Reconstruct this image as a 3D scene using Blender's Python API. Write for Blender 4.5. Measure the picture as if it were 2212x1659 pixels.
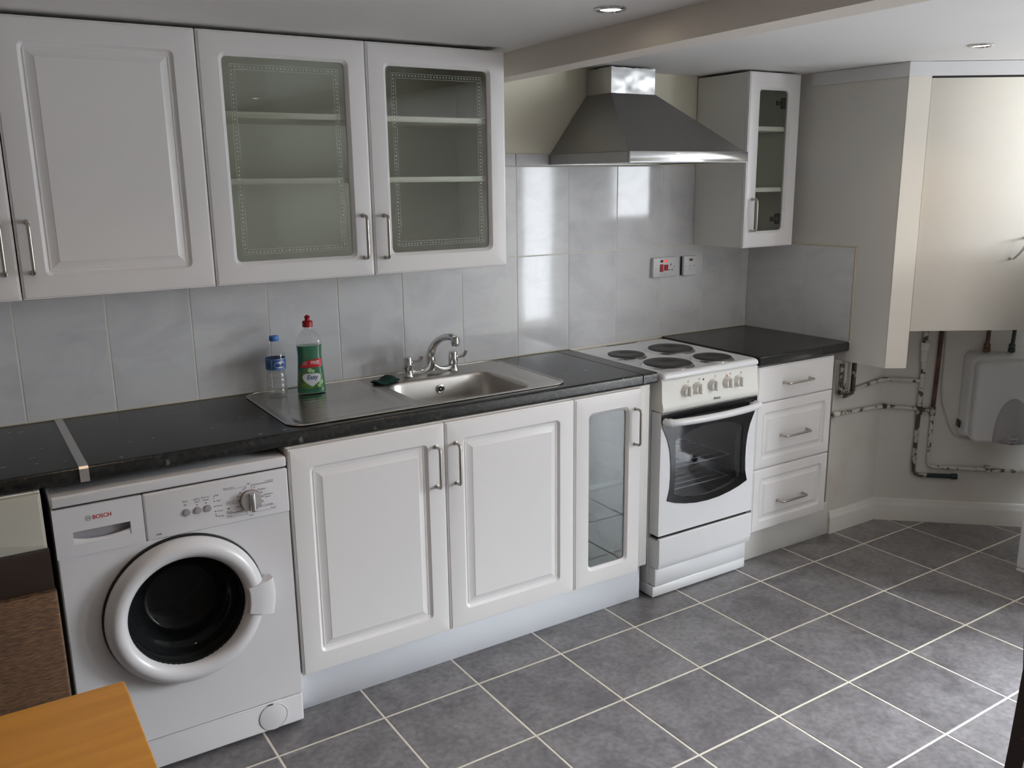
import bpy, bmesh, math, random
from mathutils import Matrix, Vector

# ---------------------------------------------------------------- scene, camera, light
scene = bpy.context.scene
for o in list(bpy.data.objects):
    bpy.data.objects.remove(o)
COL = scene.collection
random.seed(7)
PI = math.pi

cam_data = bpy.data.cameras.new('camera')
cam = bpy.data.objects.new('camera', cam_data)
COL.objects.link(cam)
cam_data.sensor_fit = 'HORIZONTAL'
cam_data.sensor_width = 36.0
cam_data.lens = 36.0 * 1910.38 / 2212.0
cam_data.clip_start = 0.02
_y, _t, _r = math.radians(32.3746), math.radians(-13.0542), math.radians(-0.7381)
_f = Vector((math.sin(_y) * math.cos(_t), math.cos(_y) * math.cos(_t), math.sin(_t)))
_rt = Vector((math.cos(_y), -math.sin(_y), 0.0))
_up = _rt.cross(_f)
_r2 = _rt * math.cos(_r) + _up * math.sin(_r)
_u2 = -_rt * math.sin(_r) + _up * math.cos(_r)
_m = Matrix((_r2, _u2, -_f)).transposed().to_4x4()
_m.translation = Vector((-0.1398, -2.9482, 1.6085))
cam.matrix_world = _m
scene.camera = cam

scene.view_settings.view_transform = 'Standard'
scene.view_settings.look = 'None'
scene.view_settings.gamma = 1.0
scene.view_settings.use_curve_mapping = False
scene.view_settings.exposure = 0.0
scene.cycles.use_denoising = True
scene.cycles.max_bounces = 10
scene.cycles.diffuse_bounces = 5
scene.cycles.glossy_bounces = 5
scene.cycles.transparent_max_bounces = 16
scene.cycles.caustics_reflective = False
scene.cycles.caustics_refractive = False
scene.cycles.sample_clamp_indirect = 6.0

world = bpy.data.worlds.new('overcast_sky')
scene.world = world
world.use_nodes = True
_bg = world.node_tree.nodes['Background']
# overcast sky over a darker ground and neighbouring walls
_wt = world.node_tree
_tc = _wt.nodes.new('ShaderNodeTexCoord')
_sx = _wt.nodes.new('ShaderNodeSeparateXYZ')
_rp = _wt.nodes.new('ShaderNodeValToRGB')
_rp.color_ramp.elements[0].position, _rp.color_ramp.elements[1].position = 0.04, 0.42
_rp.color_ramp.elements[0].color = (0.105, 0.109, 0.115, 1)
_rp.color_ramp.elements[1].color = (0.90, 0.945, 1.0, 1)
_wt.links.new(_tc.outputs['Generated'], _sx.inputs[0])
_wt.links.new(_sx.outputs['Z'], _rp.inputs['Fac'])
_wt.links.new(_rp.outputs['Color'], _bg.inputs[0])
_bg.inputs[1].default_value = 128.0

CEIL = 2.034
SPOT_COLOR = (1.0, 0.70, 0.42)
SPOT_W = 4.6


def portal(name, loc, rot, sx, sy):
    l = bpy.data.lights.new(name, 'AREA')
    l.shape = 'RECTANGLE'
    l.size, l.size_y = sx, sy
    l.cycles.is_portal = True
    o = bpy.data.objects.new(name, l)
    o.location, o.rotation_euler = loc, rot
    COL.objects.link(o)


# sky portals in the two window openings
WIN_END = (-3.5, -2.2, 0.12, 1.98)      # y0, y1, z0, z1 in the end wall X = 5.0
WIN_FRONT = (4.26, 4.63, 0.29, 1.98)    # x0, x1, z0, z1 in the front wall y = -3.8
portal('window_portal', (5.06, -2.85, 1.05), (0, PI / 2, 0), 1.86, 1.3)
portal('window_portal', (4.445, -3.86, 1.135), (PI / 2, 0, 0), 0.37, 1.69)


# ---------------------------------------------------------------- materials
def nt(name):
    m = bpy.data.materials.new(name)
    m.use_nodes = True
    t = m.node_tree
    return m, t, t.nodes['Principled BSDF'], t.nodes['Material Output']


def mat(name, col, rough=0.5, metal=0.0, spec=0.5, noise=None, bump=None, coat=0.0, emit=None):
    """noise = (scale, second colour, low, high, detail); bump = (scale, strength)"""
    m, t, b, out = nt(name)
    b.inputs['Base Color'].default_value = (*col, 1)
    b.inputs['Roughness'].default_value = rough
    b.inputs['Metallic'].default_value = metal
    b.inputs['Specular IOR Level'].default_value = spec
    if coat:
        b.inputs['Coat Weight'].default_value = coat
        b.inputs['Coat Roughness'].default_value = 0.08
    if emit:
        b.inputs['Emission Color'].default_value = (*emit[0], 1)
        b.inputs['Emission Strength'].default_value = emit[1]
    if noise or bump:
        g = t.nodes.new('ShaderNodeNewGeometry')
    if noise:
        n = t.nodes.new('ShaderNodeTexNoise')
        n.inputs['Scale'].default_value = noise[0]
        n.inputs['Detail'].default_value = noise[4] if len(noise) > 4 else 5
        r = t.nodes.new('ShaderNodeValToRGB')
        r.color_ramp.elements[0].position, r.color_ramp.elements[1].position = noise[2], noise[3]
        r.color_ramp.elements[0].color = (*col, 1)
        r.color_ramp.elements[1].color = (*noise[1], 1)
        t.links.new(g.outputs['Position'], n.inputs['Vector'])
        t.links.new(n.outputs['Fac'], r.inputs['Fac'])
        t.links.new(r.outputs['Color'], b.inputs['Base Color'])
    if bump:
        n = t.nodes.new('ShaderNodeTexNoise')
        n.inputs['Scale'].default_value = bump[0]
        n.inputs['Detail'].default_value = 4
        k = t.nodes.new('ShaderNodeBump')
        k.inputs['Strength'].default_value = bump[1]
        k.inputs['Distance'].default_value = 0.002
        t.links.new(g.outputs['Position'], n.inputs['Vector'])
        t.links.new(n.outputs['Fac'], k.inputs['Height'])
        t.links.new(k.outputs['Normal'], b.inputs['Normal'])
    return m


def thin_glass(name, tint, rough=0.02, refl=1.0, haze=0.0, haze_col=(0.5, 0.52, 0.5)):
    """thin clear sheet: tinted see-through plus fresnel reflection, and a little dust haze"""
    m, t, b, out = nt(name)
    t.nodes.remove(b)
    tr = t.nodes.new('ShaderNodeBsdfTransparent')
    tr.inputs[0].default_value = (*tint, 1)
    gl = t.nodes.new('ShaderNodeBsdfGlossy')
    gl.inputs['Roughness'].default_value = rough
    # Schlick reflectance from the facing angle, the same from both sides of the sheet
    lw = t.nodes.new('ShaderNodeLayerWeight')
    lw.inputs['Blend'].default_value = 0.5
    pw = t.nodes.new('ShaderNodeMath')
    pw.operation = 'POWER'
    pw.inputs[1].default_value = 5.0
    fr = t.nodes.new('ShaderNodeMath')
    fr.operation = 'MULTIPLY_ADD'
    fr.inputs[1].default_value = 0.96
    fr.inputs[2].default_value = 0.04
    t.links.new(lw.outputs['Facing'], pw.inputs[0])
    t.links.new(pw.outputs[0], fr.inputs[0])
    mu = t.nodes.new('ShaderNodeMath')
    mu.operation = 'MULTIPLY'
    mu.use_clamp = True
    mu.inputs[1].default_value = refl
    mx = t.nodes.new('ShaderNodeMixShader')
    t.links.new(fr.outputs[0], mu.inputs[0])
    t.links.new(mu.outputs[0], mx.inputs[0])
    src = tr
    if haze:
        df = t.nodes.new('ShaderNodeBsdfDiffuse')
        df.inputs[0].default_value = (*haze_col, 1)
        m2 = t.nodes.new('ShaderNodeMixShader')
        m2.inputs[0].default_value = haze
        t.links.new(tr.outputs[0], m2.inputs[1])
        t.links.new(df.outputs[0], m2.inputs[2])
        src = m2
    t.links.new(src.outputs[0], mx.inputs[1])
    t.links.new(gl.outputs[0], mx.inputs[2])
    t.links.new(mx.outputs[0], out.inputs[0])
    return m


def tile_mat(name, base, vein, scale, rough, bumps=0.0, lo=0.35, hi=0.75, var=0.06, stretch=(1, 1, 1), fine=None):
    """glazed tile: veins from distorted noise, a small shift from tile to tile"""
    m, t, b, out = nt(name)
    g = t.nodes.new('ShaderNodeNewGeometry')
    oi = t.nodes.new('ShaderNodeObjectInfo')
    ml = t.nodes.new('ShaderNodeVectorMath')
    ml.operation = 'MULTIPLY'
    ml.inputs[1].default_value = stretch
    ad = t.nodes.new('ShaderNodeVectorMath')
    ad.operation = 'ADD'
    sc = t.nodes.new('ShaderNodeMath')
    sc.operation = 'MULTIPLY'
    sc.inputs[1].default_value = 37.0
    t.links.new(oi.outputs['Random'], sc.inputs[0])
    t.links.new(g.outputs['Position'], ml.inputs[0])
    t.links.new(ml.outputs[0], ad.inputs[0])
    t.links.new(sc.outputs[0], ad.inputs[1])
    n = t.nodes.new('ShaderNodeTexNoise')
    n.inputs['Scale'].default_value = scale
    n.inputs['Detail'].default_value = 8
    n.inputs['Roughness'].default_value = 0.62
    n.inputs['Distortion'].default_value = 0.9
    t.links.new(ad.outputs[0], n.inputs['Vector'])
    r = t.nodes.new('ShaderNodeValToRGB')
    r.color_ramp.elements[0].position, r.color_ramp.elements[1].position = lo, hi
    r.color_ramp.elements[0].color = (*vein, 1)
    r.color_ramp.elements[1].color = (*base, 1)
    t.links.new(n.outputs['Fac'], r.inputs['Fac'])
    hs = t.nodes.new('ShaderNodeHueSaturation')
    mr = t.nodes.new('ShaderNodeMapRange')
    mr.inputs['To Min'].default_value = 1 - var
    mr.inputs['To Max'].default_value = 1 + var
    t.links.new(oi.outputs['Random'], mr.inputs['Value'])
    t.links.new(mr.outputs[0], hs.inputs['Value'])
    last = r.outputs['Color']
    if fine:
        n2 = t.nodes.new('ShaderNodeTexNoise')
        n2.inputs['Scale'].default_value = fine[0]
        n2.inputs['Detail'].default_value = 6
        t.links.new(ad.outputs[0], n2.inputs['Vector'])
        mxc = t.nodes.new('ShaderNodeMix')
        mxc.data_type = 'RGBA'
        mxc.blend_type = 'OVERLAY'
        mxc.inputs[0].default_value = fine[1]
        t.links.new(last, mxc.inputs[6])
        t.links.new(n2.outputs['Fac'], mxc.inputs[7])
        last = mxc.outputs[2]
    t.links.new(last, hs.inputs['Color'])
    t.links.new(hs.outputs[0], b.inputs['Base Color'])
    b.inputs['Roughness'].default_value = rough
    if bumps:
        k = t.nodes.new('ShaderNodeBump')
        k.inputs['Strength'].default_value = bumps
        k.inputs['Distance'].default_value = 0.002
        n3 = t.nodes.new('ShaderNodeTexNoise')
        n3.inputs['Scale'].default_value = 9.0
        t.links.new(ad.outputs[0], n3.inputs['Vector'])
        t.links.new(n3.outputs['Fac'], k.inputs['Height'])
        t.links.new(k.outputs[0], b.inputs['Normal'])
    return m


def worktop_mat():
    m, t, b, out = nt('black_stone_laminate')
    g = t.nodes.new('ShaderNodeNewGeometry')
    v = t.nodes.new('ShaderNodeTexVoronoi')
    v.inputs['Scale'].default_value = 30
    nz = t.nodes.new('ShaderNodeTexNoise')
    nz.inputs['Scale'].default_value = 60
    nz.inputs['Detail'].default_value = 6
    ad = t.nodes.new('ShaderNodeMixRGB')
    ad.blend_type = 'ADD'
    ad.inputs[0].default_value = 0.02
    t.links.new(g.outputs['Position'], ad.inputs[1])
    t.links.new(nz.outputs['Color'], ad.inputs[2])
    t.links.new(g.outputs['Position'], nz.inputs['Vector'])
    t.links.new(ad.outputs[0], v.inputs['Vector'])
    # only a few cells carry a grey fleck
    sep = t.nodes.new('ShaderNodeSeparateColor')
    t.links.new(v.outputs['Color'], sep.inputs[0])
    gt = t.nodes.new('ShaderNodeMath')
    gt.operation = 'GREATER_THAN'
    gt.inputs[1].default_value = 0.74
    t.links.new(sep.outputs[0], gt.inputs[0])
    r = t.nodes.new('ShaderNodeValToRGB')
    r.color_ramp.elements[0].position, r.color_ramp.elements[1].position = 0.13, 0.26
    r.color_ramp.elements[0].color = (1, 1, 1, 1)
    r.color_ramp.elements[1].color = (0, 0, 0, 1)
    t.links.new(v.outputs['Distance'], r.inputs['Fac'])
    mu = t.nodes.new('ShaderNodeMath')
    mu.operation = 'MULTIPLY'
    t.links.new(gt.outputs[0], mu.inputs[0])
    t.links.new(r.outputs['Color'], mu.inputs[1])
    r2 = t.nodes.new('ShaderNodeValToRGB')
    r2.color_ramp.elements[0].position, r2.color_ramp.elements[1].position = 0.35, 0.75
    r2.color_ramp.elements[0].color = (0.008, 0.008, 0.008, 1)
    r2.color_ramp.elements[1].color = (0.024, 0.024, 0.022, 1)
    t.links.new(nz.outputs['Fac'], r2.inputs['Fac'])
    mx = t.nodes.new('ShaderNodeMixRGB')
    t.links.new(mu.outputs[0], mx.inputs[0])
    t.links.new(r2.outputs['Color'], mx.inputs[1])
    mx.inputs[2].default_value = (0.11, 0.115, 0.12, 1)
    t.links.new(mx.outputs[0], b.inputs['Base Color'])
    b.inputs['Roughness'].default_value = 0.24
    return m


def wood_mat():
    m, t, b, out = nt('orange_varnished_wood')
    g = t.nodes.new('ShaderNodeNewGeometry')
    ml = t.nodes.new('ShaderNodeVectorMath')
    ml.operation = 'MULTIPLY'
    ml.inputs[1].default_value = (1.0, 14.0, 14.0)
    t.links.new(g.outputs['Position'], ml.inputs[0])
    n = t.nodes.new('ShaderNodeTexNoise')
    n.inputs['Scale'].default_value = 2.2
    n.inputs['Detail'].default_value = 7
    n.inputs['Distortion'].default_value = 0.4
    t.links.new(ml.outputs[0], n.inputs['Vector'])
    r = t.nodes.new('ShaderNodeValToRGB')
    r.color_ramp.elements[0].position, r.color_ramp.elements[1].position = 0.28, 0.72
    r.color_ramp.elements[0].color = (0.66, 0.27, 0.030, 1)
    r.color_ramp.elements[1].color = (0.84, 0.38, 0.052, 1)
    t.links.new(n.outputs['Fac'], r.inputs['Fac'])
    t.links.new(r.outputs['Color'], b.inputs['Base Color'])
    b.inputs['Roughness'].default_value = 0.38
    return m


def weave_mat():
    m, t, b, out = nt('brown_woven_fabric')
    g = t.nodes.new('ShaderNodeNewGeometry')
    ml = t.nodes.new('ShaderNodeVectorMath')
    ml.operation = 'MULTIPLY'
    ml.inputs[1].default_value = (60.0, 60.0, 820.0)
    t.links.new(g.outputs['Position'], ml.inputs[0])
    n = t.nodes.new('ShaderNodeTexNoise')
    n.inputs['Scale'].default_value = 1.0
    n.inputs['Detail'].default_value = 3
    t.links.new(ml.outputs[0], n.inputs['Vector'])
    r = t.nodes.new('ShaderNodeValToRGB')
    r.color_ramp.elements[0].position, r.color_ramp.elements[1].position = 0.38, 0.66
    r.color_ramp.elements[0].color = (0.070, 0.034, 0.019, 1)
    r.color_ramp.elements[1].color = (0.21, 0.115, 0.055, 1)
    t.links.new(n.outputs['Fac'], r.inputs['Fac'])
    t.links.new(r.outputs['Color'], b.inputs['Base Color'])
    b.inputs['Roughness'].default_value = 0.85
    k = t.nodes.new('ShaderNodeBump')
    k.inputs['Strength'].default_value = 0.5
    k.inputs['Distance'].default_value = 0.001
    t.links.new(n.outputs['Fac'], k.inputs['Height'])
    t.links.new(k.outputs[0], b.inputs['Normal'])
    return m


def brushed(name, col, rough, stretch, amount=0.12, bump=0.0):
    m, t, b, out = nt(name)
    g = t.nodes.new('ShaderNodeNewGeometry')
    ml = t.nodes.new('ShaderNodeVectorMath')
    ml.operation = 'MULTIPLY'
    ml.inputs[1].default_value = stretch
    t.links.new(g.outputs['Position'], ml.inputs[0])
    n = t.nodes.new('ShaderNodeTexNoise')
    n.inputs['Scale'].default_value = 1.0
    n.inputs['Detail'].default_value = 6
    t.links.new(ml.outputs[0], n.inputs['Vector'])
    mr = t.nodes.new('ShaderNodeMapRange')
    mr.inputs['To Min'].default_value = max(0.03, rough - amount)
    mr.inputs['To Max'].default_value = rough + amount
    t.links.new(n.outputs['Fac'], mr.inputs['Value'])
    t.links.new(mr.outputs[0], b.inputs['Roughness'])
    b.inputs['Base Color'].default_value = (*col, 1)
    b.inputs['Metallic'].default_value = 1.0
    if bump:
        n2 = t.nodes.new('ShaderNodeTexNoise')
        n2.inputs['Scale'].default_value = 14
        n2.inputs['Detail'].default_value = 1
        t.links.new(g.outputs['Position'], n2.inputs['Vector'])
        k = t.nodes.new('ShaderNodeBump')
        k.inputs['Strength'].default_value = bump
        k.inputs['Distance'].default_value = 0.02
        t.links.new(n2.outputs['Fac'], k.inputs['Height'])
        t.links.new(k.outputs[0], b.inputs['Normal'])
    return m


M = dict(
    ceiling=mat('ceiling_paint', (0.88, 0.87, 0.86), 0.8, noise=(3, (0.85, 0.84, 0.83), 0.3, 0.8)),
    beam=mat('beam_paint', (0.76, 0.70, 0.63), 0.8),
    cream=mat('cream_wall_paint', (0.78, 0.74, 0.62), 0.75, noise=(2.5, (0.72, 0.67, 0.55), 0.35, 0.8), bump=(60, 0.08)),
    board=mat('cream_board_paint', (0.82, 0.78, 0.70), 0.6, noise=(2, (0.80, 0.75, 0.66), 0.3, 0.7)),
    farwall=mat('dining_wall_paint', (0.36, 0.345, 0.32), 0.8),
    grey=mat('grey_white_paint', (0.74, 0.72, 0.68), 0.75, noise=(2.5, (0.70, 0.68, 0.63), 0.35, 0.8)),
    plaster=mat('pale_plaster', (0.70, 0.67, 0.62), 0.8, noise=(2.2, (0.56, 0.50, 0.42), 0.48, 0.80), bump=(25, 0.1)),
    cornice=mat('white_cornice_paint', (0.76, 0.76, 0.76), 0.7),
    skirting=mat('skirting_gloss', (0.72, 0.70, 0.66), 0.4),
    wall_tile=tile_mat('marbled_glazed_tile', (0.75, 0.745, 0.75), (0.64, 0.635, 0.655), 3.2, 0.06, 0.05, 0.30, 0.55, 0.025, (1.2, 1.2, 1.9)),
    grout=mat('cream_grout', (0.82, 0.78, 0.70), 0.8),
    floor_tile=tile_mat('grey_floor_tile', (0.245, 0.232, 0.240), (0.122, 0.115, 0.121), 6.5, 0.36, 0.10, 0.30, 0.72, 0.10, (1, 1, 1), (55.0, 0.55)),
    floor_grout=mat('floor_grout', (0.78, 0.73, 0.63), 0.85, noise=(20, (0.66, 0.60, 0.50), 0.4, 0.8)),
    foil=mat('white_gloss_foil', (0.81, 0.792, 0.785), 0.26),
    carcass=mat('white_carcass_board', (0.74, 0.73, 0.70), 0.45),
    inside=mat('cabinet_lining', (0.80, 0.79, 0.74), 0.55),
    plinth=mat('white_plinth', (0.76, 0.78, 0.82), 0.35),
    worktop=worktop_mat(),
    steel=brushed('brushed_steel', (0.55, 0.54, 0.53), 0.26, (4, 300, 300), 0.08),
    sink=brushed('sink_steel', (0.56, 0.535, 0.505), 0.24, (6, 160, 160), 0.06),
    bowl=brushed('sink_bowl_steel', (0.54, 0.515, 0.485), 0.36, (6, 160, 160), 0.05),
    hood=brushed('dull_hood_steel', (0.33, 0.325, 0.315), 0.40, (260, 260, 5), 0.1),
    hoodstrip=brushed('bright_hood_steel', (0.78, 0.79, 0.80), 0.16, (6, 200, 200), 0.05),
    chimney=brushed('crumpled_duct_steel', (0.58, 0.58, 0.58), 0.30, (30, 30, 4), 0.05, 0.32),
    chrome=mat('chrome', (0.66, 0.66, 0.66), 0.07, 1.0),
    nickel=mat('satin_nickel', (0.50, 0.46, 0.42), 0.30, 1.0),
    seal=mat('grey_rubber_seal', (0.10, 0.105, 0.105), 0.5),
    rack=mat('oven_rack_wire', (0.75, 0.75, 0.76), 0.35, 0.3),
    alu=mat('aluminium_strip', (0.62, 0.60, 0.58), 0.38, 1.0),
    white=mat('appliance_enamel', (0.80, 0.805, 0.82), 0.28),
    washer=mat('washing_machine_enamel', (0.70, 0.685, 0.695), 0.28),
    dullfoil=mat('dull_yellowish_foil', (0.50, 0.475, 0.40), 0.35),  # even yellowish tone, darker than the other cabinet foil
    creamplastic=mat('cream_plastic', (0.80, 0.79, 0.74), 0.34),
    greyplastic=mat('grey_plastic', (0.33, 0.31, 0.33), 0.4),
    heatergrey=mat('heater_grey_plastic', (0.34, 0.34, 0.35), 0.4),
    heaterwhite=mat('heater_white_plastic', (0.66, 0.66, 0.66), 0.42),
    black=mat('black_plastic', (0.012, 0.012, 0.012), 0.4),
    gap=mat('dark_gap', (0.015, 0.013, 0.012), 0.7),
    blackglass=mat('black_oven_glass', (0.010, 0.010, 0.011), 0.06, spec=0.5),
    ovenglass=thin_glass('tinted_oven_glass', (0.78, 0.79, 0.81), 0.03, 2.4),
    oven=mat('oven_enamel', (0.075, 0.075, 0.08), 0.4),
    glass=thin_glass('cabinet_glass', (0.915, 0.93, 0.90), 0.02, 1.1),
    etched=thin_glass('etched_glass_line', (0.99, 0.99, 0.99), 0.3, 0.3, 0.22, (0.85, 0.87, 0.85)),
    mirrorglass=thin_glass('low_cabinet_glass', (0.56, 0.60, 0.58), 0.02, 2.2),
    windowglass=thin_glass('window_glass', (0.97, 0.98, 0.98), 0.02, 1.0),
    doorglass=thin_glass('porthole_glass', (0.16, 0.17, 0.17), 0.06, 0.45, 0.03, (0.3, 0.32, 0.33)),
    pet=thin_glass('clear_bottle_plastic', (0.975, 0.98, 0.98), 0.05, 1.1, 0.03, (0.85, 0.85, 0.83)),
    water=thin_glass('water', (0.955, 0.958, 0.945), 0.03, 1.0, 0.03, (0.8, 0.8, 0.76)),
    soap=mat('green_soap', (0.0, 0.185, 0.080), 0.12, spec=0.6, coat=0.3),
    hotplate=mat('cast_iron_plate', (0.030, 0.029, 0.027), 0.5, noise=(40, (0.045, 0.04, 0.036), 0.4, 0.7)),
    red=mat('red_plastic', (0.42, 0.008, 0.014), 0.38),
    darkred=mat('dark_red_lens', (0.10, 0.008, 0.010), 0.25),
    glowred=mat('lit_neon', (0.5, 0.02, 0.01), 0.3, emit=((1.0, 0.10, 0.03), 0.8)),
    redled=mat('red_lamp_lens', (0.28, 0.03, 0.02), 0.3),
    orangeled=mat('orange_lamp_lens', (0.55, 0.13, 0.03), 0.3),
    blue=mat('blue_cap', (0.06, 0.20, 0.62), 0.35),
    bluelabel=mat('blue_label', (0.03, 0.09, 0.30), 0.35, noise=(30, (0.05, 0.14, 0.38), 0.4, 0.7)),
    whitelabel=mat('white_print', (0.75, 0.78, 0.80), 0.5),
    skyprint=mat('pale_blue_print', (0.35, 0.55, 0.75), 0.5),
    redlabel=mat('red_print', (0.55, 0.02, 0.03), 0.4),
    greenlabel=mat('green_print', (0.06, 0.16, 0.03), 0.4, noise=(50, (0.16, 0.32, 0.06), 0.4, 0.7)),
    navy=mat('navy_print', (0.02, 0.06, 0.22), 0.5),
    lime=mat('lime_print', (0.40, 0.60, 0.30), 0.5),
    ink=mat('grey_ink', (0.16, 0.15, 0.16), 0.6),
    bolred=mat('red_ink', (0.45, 0.012, 0.02), 0.5),
    dark=mat('dark_ink', (0.03, 0.03, 0.03), 0.6),
    scourer=mat('green_scourer', (0.006, 0.035, 0.028), 0.95, noise=(120, (0.012, 0.06, 0.045), 0.4, 0.7), bump=(220, 1.0)),
    darkwood=mat('dark_brown_wood', (0.026, 0.015, 0.011), 0.42, noise=(9, (0.036, 0.021, 0.015), 0.3, 0.7)),
    weave=weave_mat(),
    wood=wood_mat(),
    pipe=mat('flaking_pipe_paint', (0.66, 0.64, 0.58), 0.5, noise=(34, (0.10, 0.07, 0.05), 0.54, 0.60, 6)),
    worn=mat('worn_dark_pipe', (0.06, 0.045, 0.032), 0.5, noise=(30, (0.5, 0.48, 0.42), 0.50, 0.58, 6)),
    bluepipe=mat('green_black_pipe', (0.02, 0.035, 0.033), 0.45),
    copper=mat('copper_pipe', (0.16, 0.065, 0.035), 0.5, noise=(24, (0.06, 0.03, 0.02), 0.4, 0.6)),
    cable=mat('white_flex', (0.55, 0.53, 0.48), 0.5),
    tape=mat('cream_tape', (0.78, 0.74, 0.58), 0.6),
    lamp=mat('halogen_lamp', (1, 1, 1), 0.3, emit=((1.0, 0.86, 0.66), 14.0)),
    socket=mat('socket_plastic', (0.70, 0.70, 0.70), 0.35),
    sealant=mat('yellowed_sealant', (0.60, 0.55, 0.42), 0.6),
)


# ---------------------------------------------------------------- mesh building
class MB:
    """collects vertices and faces in scene coordinates (or in a local frame given at build)"""

    def __init__(self):
        self.v, self.f = [], []

    def poly(self, pts):
        k = len(self.v)
        self.v += [tuple(p) for p in pts]
        self.f.append(tuple(range(k, k + len(pts))))
        return self

    def loft(self, rings, cap0=True, cap1=True, loop=False):
        n = len(rings[0])
        k = len(self.v)
        for r in rings:
            self.v += [tuple(p) for p in r]
        m = len(rings)
        for i in range(m if loop else m - 1):
            a, b = k + i * n, k + ((i + 1) % m) * n
            for j in range(n):
                j2 = (j + 1) % n
                self.f.append((a + j, a + j2, b + j2, b + j))
        if not loop:
            if cap0:
                self.f.append(tuple(range(k + n - 1, k - 1, -1)))
            if cap1:
                e = k + (m - 1) * n
                self.f.append(tuple(range(e, e + n)))
        return self

    def box(self, x0, x1, y0, y1, z0, z1, b=0.0015, seg=1):
        """box with small chamfers"""
        b = min(b, (x1 - x0) * .45, (y1 - y0) * .45, (z1 - z0) * .45)
        if b <= 0:
            r = [[(x0, y, z0), (x1, y, z0), (x1, y, z1), (x0, y, z1)] for y in (y0, y1)]
            return self.loft(r)
        rings = []
        steps = [(0, b)]
        for s in range(1, seg + 1):
            a = s / seg * PI / 2
            steps.append((b * (1 - math.cos(a)) if seg > 1 else b, b * (1 - math.sin(a)) if seg > 1 else 0))
        ys = [(y0 + d, i) for d, i in steps] + [(y1 - d, i) for d, i in reversed(steps)]
        for y, i in ys:
            rings.append([(x, y, z) for x, z in rrect(x0 + i, x1 - i, z0 + i, z1 - i, max(b - i, 1e-5) if seg > 1 else b, max(1, seg))])
        return self.loft(rings)

    def prism(self, pts, z0, z1):
        return self.loft([[(x, y, z0) for x, y in pts], [(x, y, z1) for x, y in pts]])

    def prism_y(self, pts, y0, y1):
        return self.loft([[(x, y0, z) for x, z in pts], [(x, y1, z) for x, z in pts]])

    def extrude_x(self, prof, x0, x1):
        return self.loft([[(x0, y, z) for y, z in prof], [(x1, y, z) for y, z in prof]])

    def ring_y(self, outer, inner, y0, y1):
        """plate with a hole, both loops the same length, between y0 and y1"""
        rs = [[(x, y0, z) for x, z in outer], [(x, y0, z) for x, z in inner],
              [(x, y1, z) for x, z in inner], [(x, y1, z) for x, z in outer]]
        return self.loft(rs, loop=True)

    def tube(self, path, r, n=10, cap=True, radii=None):
        path = [Vector(p) for p in path]
        rings = []
        t0 = (path[1] - path[0]).normalized()
        nrm = t0.orthogonal().normalized()
        for i, p in enumerate(path):
            if i == 0:
                t = t0
            elif i == len(path) - 1:
                t = (path[-1] - path[-2]).normalized()
            else:
                t = ((path[i + 1] - p).normalized() + (p - path[i - 1]).normalized()).normalized()
            nrm = (nrm - t * nrm.dot(t)).normalized()
            bn = t.cross(nrm)
            rr = radii[i] if radii else r
            rings.append([tuple(p + (nrm * math.cos(a) + bn * math.sin(a)) * rr) for a in [2 * PI * j / n for j in range(n)]])
        return self.loft(rings, cap, cap)

    def lathe(self, prof, c, axis='z', n=32, sx=1.0, sy=1.0, cap0=True, cap1=True):
        """prof = [(radius, height)], about the z axis (or the -y axis) through c"""
        rings = []
        for r, h in prof:
            ring = []
            for j in range(n):
                a = 2 * PI * j / n
                if axis == 'z':
                    ring.append((c[0] + r * sx * math.cos(a), c[1] + r * sy * math.sin(a), c[2] + h))
                else:
                    ring.append((c[0] + r * math.cos(a), c[1] - h, c[2] + r * math.sin(a)))
            rings.append(ring)
        return self.loft(rings, cap0, cap1)

    def lathe_loop(self, prof, c, n=48):
        rings = [[(c[0] + r * math.cos(2 * PI * j / n), c[1] - h, c[2] + r * math.sin(2 * PI * j / n)) for j in range(n)] for r, h in prof]
        return self.loft(rings, loop=True)

    def add_mesh(self, verts, faces):
        k = len(self.v)
        self.v += [tuple(v) for v in verts]
        self.f += [tuple(i + k for i in f) for f in faces]
        return self

    def build(self, name, material, parent=None, M4=None, smooth=38):
        me = bpy.data.meshes.new(name)
        mtx = Matrix.Identity(4)
        if M4 is not None:
            mtx = M4
        if parent is not None:
            mtx = root_inv(parent) @ mtx
        vs = [mtx @ Vector(p) for p in self.v]
        me.from_pydata(vs, [], self.f)
        bm = bmesh.new()
        bm.from_mesh(me)
        bmesh.ops.remove_doubles(bm, verts=bm.verts, dist=1e-6)
        bmesh.ops.recalc_face_normals(bm, faces=bm.faces)
        bm.to_mesh(me)
        bm.free()
        if smooth:
            for p in me.polygons:
                p.use_smooth = True
            me.set_sharp_from_angle(angle=math.radians(smooth))
        me.materials.append(material)
        o = bpy.data.objects.new(name, me)
        COL.objects.link(o)
        if parent is not None:
            o.parent = parent
        return o


def root_inv(o):
    while o.parent is not None:
        o = o.parent
    return (Matrix.Translation(o.location) @ o.rotation_euler.to_matrix().to_4x4()).inverted()


def rrect(x0, x1, z0, z1, r, n=4):
    r = max(1e-5, min(r, (x1 - x0) / 2 - 1e-6, (z1 - z0) / 2 - 1e-6))
    out = []
    for cx, cz, a0 in ((x1 - r, z1 - r, 0), (x0 + r, z1 - r, 90), (x0 + r, z0 + r, 180), (x1 - r, z0 + r, 270)):
        for k in range(n + 1):
            a = math.radians(a0 + 90 * k / n)
            out.append((cx + r * math.cos(a), cz + r * math.sin(a)))
    return out


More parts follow.
